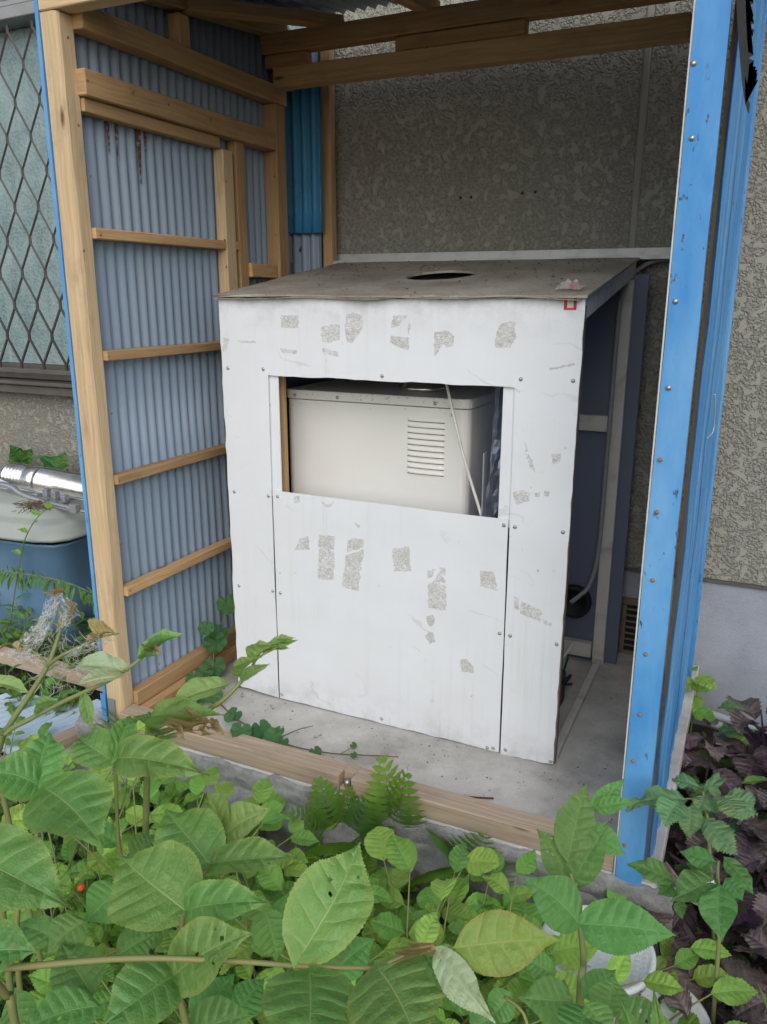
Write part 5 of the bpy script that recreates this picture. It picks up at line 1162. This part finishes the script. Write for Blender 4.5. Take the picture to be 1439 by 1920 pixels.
for i, (x, y, h) in enumerate(PP):
    zx = 'close to the blue side wall' if x < 1.27 else ('at the right edge' if x > 1.41 else 'in mid-thicket')
    zy = 'near the house wall' if y > .2 else ('behind the green perilla' if y > -.16 else ('beside the pepper plant' if y > -.5 else ('behind the buckets' if y > -.7 else 'at the bottom of the picture')))
    lab = '%s purple-brown perilla %s, %s' % ('low' if h < .17 else ('tall' if h > .25 else 'medium'), zx, zy)
    perilla(x, y, h*1.25, 15 if h < .2 else 19, lab, 'purple perilla plants on the right', f2=.26, sz=(.07, .115))
# light green leaves at the wall foot right
for (px, py, n, lab) in ((1305, 1270, 7, 'light green leafy sprig against the grey foundation right of the shed'), (1400, 1380, 6, 'green leafy sprig over the conduit at the right edge')):
    b = on(px, py, 1, .55); t = thing('leafy_sprig', lab, 'plant', (b.x, .55, -.2)); stemtube(t, [(b.x, .55, -.2), (b.x+.01, .54, b.z)], .003, .0015, M_STEM)
    for i in range(n):
        a = i*2.4; e = Vector((b.x, .55, b.z-.10+.14*i/n)); place(S_WEED[i % 5], t, e, e+Vector((math.cos(a)*.07, math.sin(a)*.05-.02, R.uniform(-.03, .03))), facing(e, .6, .6, .2), 1.2)

# ------------------------------------------------------------------ understorey weeds in front of the sill
def cap_z(y): return 1.093-(y+1.7024)/1.37*1.12      # line of sight that just clears the sill
def sprig(x, y, h, kind, lab, grp, nleaf=10, L=.05):
    S = {'w': S_WEED, 'd': S_WEED2, 'r': S_ROUND}[kind]; t = thing('weed', lab, 'weed', (x, y, -.2), grp)
    ns = R.choice((2, 3, 3))
    for s in range(ns):
        a0 = R.uniform(0, 6.28); top = Vector((x+math.cos(a0)*(h*.55+.03), y+math.sin(a0)*(h*.45+.02), -.2+h*R.uniform(.7, 1.0)))
        mid = Vector((x, y, -.2)).lerp(top, .55)+Vector((0, 0, h*.12)); pts = spline([(x, y, -.2), mid, top], 5)
        stemtube(t, [(x, y, -.2), mid, top], .0026, .0011, R.choice((M_STEM, M_RACH)))
        ax = (top-mid).normalized(); sd = ax.cross(Vector((0, 0, 1))); sd = sd.normalized() if sd.length > .05 else Vector((1, 0, 0))
        m_ = max(2, nleaf//(2*ns))
        for i in range(m_):
            f = .35+.62*i/m_; k = min(int(f*(len(pts)-1)), len(pts)-1); p = pts[k]
            for q in (-1, 1):
                d = (sd*q+Vector((ax.x, ax.y, ax.z*.3))*R.uniform(.2, .8)+Vector((R.gauss(0, .25), R.gauss(0, .25), R.gauss(0, .2)))).normalized()
                l = L*R.uniform(.7, 1.25); e = p+d*l*.12; nn = Vector((R.gauss(0, .3), R.gauss(0, .3)-.25, 1)); place(S[R.randrange(len(S))], t, e, e+d*l, nn, R.uniform(.85, 1.15))
        d = (Vector((ax.x, ax.y, ax.z*.15))*1.2+Vector((R.gauss(0, .25), R.gauss(0, .25), R.gauss(0, .2)))).normalized(); place(S[R.randrange(len(S))], t, top, top+d*L*1.15, Vector((R.gauss(0, .3), -.3, 1)), 1)
    return t
ZN = lambda x: 'left' if x < .35 else ('middle' if x < .8 else 'right')
cnt = 0
for i in range(112):
    x = R.uniform(.05, 1.2); y = R.uniform(-1.12, -.43) if i < 70 else R.uniform(-.80, -.43)
    dx = (x-CAM_POS.x); 
    hmax = min(.50, cap_z(y)+.2-.08); h = hmax*R.uniform(.5, .95)
    if h < .05: h = .06
    k = R.choices('wdr', (6, 2, 1.4))[0]
    nm = {'w': 'bright green serrated weed', 'd': 'mid green serrated weed', 'r': 'pale round-leaved weed'}[k]
    row = 'nearest the concrete footing' if y > -.62 else ('under the big foreground leaves' if y < -.88 else 'halfway to the footing')
    zone = '%s, %s of the thicket' % (row, ZN(x)); nm = ('tall ' if h > .26 else 'short ')+nm
    sprig(x, y, h, k, nm+' '+zone, nm+'s '+zone, R.choice((12, 16, 18)), R.uniform(.034, .066))
# ferns: each frond one part
def frond_mesh(seed, n=13):
    V, F, UV = [], [], []; rr = random.Random(seed)
    for i in range(n):
        t = .12+.86*i/n; wl = .30*math.sin(math.pi*min(1, (t*.9+.12)))**.8*(1-t*.35)
        for s in (-1, 1):
            b = len(V); m_ = 7
            for j in range(m_+1):
                u = j/m_; r_ = wl*u; ww = .042*(math.sin(math.pi*(u*.85+.12)))*(1+.35*(j % 2))
                z = -.10*u*u*wl*3+.08*t-.22*t*t; yy = t+.30*r_
                V += [(s*r_, yy-ww, z), (s*r_, yy+ww, z+.006)]; UV += [(t, .28), (t, .22)]
            for j in range(m_):
                q = (b+2*j, b+2*j+2, b+2*j+3, b+2*j+1); F.append(q if s > 0 else tuple(reversed(q)))
    pts = [(0, i/10*1.0, .08*i/10-.22*(i/10)**2) for i in range(11)]; v, f = tube_geo(pts, [.006-.0045*i/10 for i in range(11)], 5); b = len(V); V += v; UV += [(0, .5)]*len(v); F += [tuple(a+b for a in q) for q in f]
    return mesh_of('frond', V, F, L_FERN, True, UV)
FR = [frond_mesh(s) for s in range(2)]
def fern(c, fr, lab, ws=1.0):
    t = thing('fern', lab, 'fern', c)
    for tip in fr: place(FR[R.randrange(2)], t, Vector(c)+Vector((0, 0, .01)), tip, facing(Vector(c).lerp(tip, .5), .8, .5, .2), ws, 'frond')
fern(on(740, 1600, 2, -.16), [at(728, 1440, 1.62), at(745, 1470, 1.6)], 'upright fern frond rising before the timber sill', .75)
fern(on(640, 1600, 2, -.16), [at(600, 1470, 1.72), at(560, 1520, 1.7), at(690, 1500, 1.7), at(655, 1485, 1.75), at(620, 1560, 1.55), at(700, 1560, 1.55)], 'dense fern clump at the concrete footing below the sill notch', .95)
fern(on(860, 1650, 2, -.18), [at(850, 1570, 1.58), at(905, 1590, 1.58), at(820, 1600, 1.5), at(880, 1660, 1.42)], 'small fern at the footing right of the middle', 1.2)
fern(on(280, 1530, 2, -.18), [at(300, 1470, 1.85), at(250, 1480, 1.85), at(350, 1500, 1.8), at(330, 1560, 1.65), at(270, 1580, 1.65), at(215, 1520, 1.75)], 'fern clump in the shade at the left end of the footing', 1.2)
fern(on(330, 1390, 2, -.16), [at(240, 1310, 1.95), at(300, 1350, 1.95), at(200, 1350, 1.95)], 'fern beside the foot of the left post', 1.2)
# ------------------------------------------------------------------ scalloped vine at the left wall and over the slab
vn = thing('scalloped_vine', 'creeping vine with round scalloped leaves at the left wall and over the slab', 'vine', on(400, 1290, 2, 0.0))
for px, py, ax, val, wpx in ((426, 1134, 0, -.115, 36), (387, 1178, 0, -.115, 28), (404, 1205, 0, -.11, 40), (410, 1188, 0, -.115, 34), (402, 1250, 0, -.11, 38), (383, 1262, 0, -.105, 30), (392, 1284, 0, -.10, 34), (365, 1275, 0, -.10, 30), (375, 1300, 2, .03, 40), (350, 1312, 2, .03, 38), (400, 1305, 2, .03, 34), (440, 1340, 2, .03, 26), (452, 1372, 2, .05, 36), (490, 1368, 2, .03, 34), (512, 1380, 2, .03, 30), (530, 1392, 2, .02, 22), (592, 1411, 2, .012, 22), (663, 1398, 2, .012, 12), (664, 1416, 2, .012, 12), (430, 1345, 2, .03, 18), (525, 1370, 2, .03, 16), (470, 1380, 2, .03, 30)):
    c = on(px, py, ax, val); dep = (c-CAM_POS).dot(_fwd); w_ = wpx*dep/CAM_F; a = R.uniform(-.8, .8)
    d = (_rt*math.sin(a)-_up*math.cos(a)); n = facing(c, .8, .5, .12); d = (d-n*d.dot(n)).normalized(); place(S_SC[R.randrange(2)], vn, c-d*w_*.05, c+d*w_, n, 1.0)
stemtube(vn, [on(395, 1300, 2, .02), on(440, 1345, 2, .02), on(490, 1375, 2, .012), on(545, 1398, 2, .008), on(620, 1412, 2, .006), on(690, 1416, 2, .006), on(748, 1419, 2, .005)], .0024, .0010, M_TWIG); stemtube(vn, [on(395, 1300, 0, -.11), on(400, 1240, 0, -.115), on(405, 1200, 0, -.12), on(424, 1150, 0, -.12)], .0018, .001, M_STEM)
stemtube(vn, [on(520, 1385, 2, .015), on(560, 1368, 2, .015), on(588, 1361, 2, .01)], .0018, .0008, M_TWIG); stemtube(vn, [on(640, 1413, 2, .006), on(662, 1400, 2, .01), on(664, 1395, 2, .01)], .0012, .0008, M_STEM)
# ------------------------------------------------------------------ weeds round the bin, on the left
for i, (px, py, y_, n, S_, L, lab) in enumerate([(40, 860, .62, 7, S_PEP, .09, 'dark leafy shoot behind the flue pipe at the left edge'), (115, 880, .60, 4, S_PEP, .10, 'broad dark leaves behind the flue pipe near the blue strip')]):
    c = on(px, py, 1, y_); t = thing('leafy_shoot', lab, 'plant', (c.x, y_, -.2)); stemtube(t, [(c.x, y_, -.2), (c.x, y_, c.z)], .004, .002, M_STEM)
    for k in range(n):
        a = k*2.2+i; e = c+Vector((0, 0, -.04+.05*k/n)); place(S_[k % 3], t, e, e+Vector((math.cos(a)*L, -.02+.03*math.sin(a), L*(.25+.55*(k % 2)))), facing(e, .7, .5, .2), 1.1)
vb = thing('thin_vine', 'thin green vine climbing over the front of the blue bin', 'vine', on(20, 1200, 1, .17))
vp = [on(10, 1240, 1, .17), on(28, 1110, 1, .165), on(40, 1040, 1, .16), on(52, 1000, 1, .15), on(75, 965, 1, .17), on(100, 950, 1, .20)]
stemtube(vb, vp, .0028, .0014, M_STEM)
for k, p in enumerate(spline(vp, 4)[6::2]): place(S_WEED[k % 5], vb, p, p+Vector((.035*(-1)**k, -.01, .012)), facing(p, .6, .5, .2), .9)
for (px0, px1, py, dy, lab) in ((0, 170, 1070, 38, 'drooping spiky-leaved stem across the front of the blue bin'),):
    t = thing('spiky_stem', lab, 'plant', on(-10, 1190, 1, .05)); pts = [on(-60, 1055, 1, .10), on(0, 1068, 1, .10), on(60, 1078, 1, .10), on(120, 1090, 1, .09), on(180, 1115, 1, .08)]; stemtube(t, pts, .0028, .0012, M_STEM)
    for k, p in enumerate(spline(pts, 12)[10:]):
        for q in range(2): place(S_LANCE[(k+q) % 3], t, p, p+Vector((R.uniform(-.03, .03), -.01, R.uniform(-.075, -.03) if q == 0 else R.uniform(-.05, .03))), facing(p, .8, .2, .4), .75)
for i in range(24):
    px, py = (R.uniform(-30, 200), R.uniform(1165, 1250)) if i < 16 else (R.uniform(-20, 160), R.uniform(1290, 1400)); c = on(px, py, 2, -.19)
    if -.30 < c.x < 1.2 and c.y > -.32: continue
    h = R.uniform(.10, .22); wl = '%s %s-leaved weed %s, %s' % ('tall' if h > .16 else 'short', 'narrow' if i % 3 else 'broad', 'close to the blue bin' if py < 1250 else 'by the fallen frame', 'at the left edge' if px < 50 else ('beside the blue strip' if px > 125 else 'under the silk-wrapped stem')); t = thing('lance_leaf_weed', wl, 'weed', c, wl.replace('weed', 'weeds'))
    for s in range(3):
        a = R.uniform(0, 6.28); tp = c+Vector((math.cos(a)*h*.35, math.sin(a)*h*.35, h*R.uniform(.7, 1.1))); stemtube(t, [c, c.lerp(tp, .5)+Vector((0, 0, .01)), tp], .0022, .001, M_STEM)
        for k in range(6):
            f = .3+.7*k/5; p = c.lerp(tp, f); a2 = k*2.4+s; place((S_LANCE if i % 3 else S_WEED2)[k % 3], t, p, p+Vector((math.cos(a2)*.05, math.sin(a2)*.05, R.uniform(-.015, .03))), Vector((0, -.3, 1)), 1.2 if i % 3 else .8)
for i in range(30):
    px, py = R.uniform(0, 330), R.uniform(1440, 1580); c = on(px, py, 2, -.19)
    if c.y > -.40 and c.x > -.30: continue
    sprig(c.x, c.y, R.uniform(.06, .17), R.choice('wdd'), 'small leafy weed beside the fallen timber frame', 'small weeds by the fallen frame', 12, R.uniform(.028, .05))
# ------------------------------------------------------------------ grass and low cover
def grass(name, lab, cat, n, region, hh, m, wd=.003):
    V, F, UV = [], [], []
    for i in range(n):
        x, y = region(); b = Vector((x, y, -.2)); a = R.uniform(0, 6.28); h = R.uniform(*hh); d = Vector((math.cos(a), math.sin(a), 0)); s = Vector((-d.y, d.x, 0))*wd*R.uniform(.6, 1.3); ln = h*R.uniform(.2, .9); k0 = len(V)
        for j, f in enumerate((0, .4, .75)):
            p = b+d*ln*f*f+Vector((0, 0, h*f*(1-.25*f))); V += [p-s*(1-f*.5), p+s*(1-f*.5)]; UV += [(f, .3), (f, .7)]
        V.append(b+d*ln+Vector((0, 0, h*.72))); UV.append((1, .5)); F += [(k0, k0+1, k0+3, k0+2), (k0+2, k0+3, k0+5, k0+4), (k0+4, k0+5, k0+6)]
    tag(put(name, mesh_of(name, V, F, m, True, UV)), lab, cat, kind='stuff')
def rg1():
    while 1:
        x, y = R.uniform(-1.3, 1.25), R.uniform(-1.1, .35)
        if not (x > -.33 and y > -.40) and not (x < -.25 and -.42 < y < .06 and R.random() < .75): return x, y
grass('grass', 'thin green grass between the weeds', 'grass', 5200, rg1, (.04, .14), L_GRASS)
def rg2():
    while 1:
        x, y = R.uniform(-1.5, 1.9), R.uniform(-1.2, .6)
        if (not (-.33 < x < 1.2 and y > -.40)) and not (x < -.6 and y > .15) and not (x < -.25 and -.42 < y < .06): return x, y
def cover(name, lab, n, region, m, L, hz):
    V, F, UV = [], [], []; src = S_WEED2[0]; base = [v.co.copy() for v in src.vertices]; uvl = src.uv_layers[0].data; uvm = {}
    geo = leaf_geo(nu=6, nv=1, width=.6, tooth=.04, heart=0, droop=.6, fold=.3, wave=.03, quilt=0, seed=3)
    for i in range(n):
        x, y = region(); l = R.uniform(*L); a = R.uniform(0, 6.28); p = Vector((x, y, -.2+R.uniform(*hz))); rot = Matrix.Rotation(a, 3, 'Z') @ Matrix.Rotation(R.uniform(-.7, .5), 3, 'X') @ Matrix.Rotation(R.uniform(-.5, .5), 3, 'Y'); k0 = len(V)
        V += [p+rot @ (v*l) for v in geo[0]]; UV += geo[2]; F += [tuple(q+k0 for q in f) for f in geo[1]]
    tag(put(name, mesh_of(name, V, F, m, True, UV)), lab, 'ground cover', kind='stuff')
cover('ground_cover', 'small leaves covering the soil under the weeds', 5200, rg2, L_WEED2, (.018, .045), (.0, .075))
def rgp():
    return R.uniform(1.2, 1.75), R.uniform(-1.0, .5)
cover('dead_litter', 'dark fallen perilla leaves on the soil at the right', 700, rgp, L_PURP, (.03, .06), (.0, .06))
# orange berry glimpsed on the left
o = put('orange_berry', mesh_of('orange_berry', [Vector(v)*1.0+at(152, 1664, 1.25) for v in lathe([(.0005, -.006), (.005, -.004), (.0065, 0), (.005, .004), (.0005, .006)], 10)[0]], lathe([(.0005, -.006), (.005, -.004), (.0065, 0), (.005, .004), (.0005, .006)], 10)[1], M_BERRY, True)); tag(o, 'tiny orange berry among the leaves on the left', 'berry')
# dry twigs on the lid
tw = thing('dry_twigs', 'clump of dry twigs and moss on the lid of the blue bin', 'twigs', on(60, 948, 1, .26))
TV, TF = [], []
for i in range(90):
    c = on(60+R.gauss(0, 14), 950+R.gauss(0, 5), 1, .26+R.uniform(-.03, .03)); a = R.uniform(0, 6.28); d = Vector((math.cos(a)*.03, math.sin(a)*.02, R.uniform(-.012, .012)))
    v, f = tube_geo([c-d, c+Vector((0, 0, .005)), c+d], .0012, 3, False); n0 = len(TV); TV += v; TF += [tuple(q+n0 for q in ff) for ff in f]
tag(put('twig', mesh_of('twig', TV, TF, M_TWIG), tw), kind='stuff')
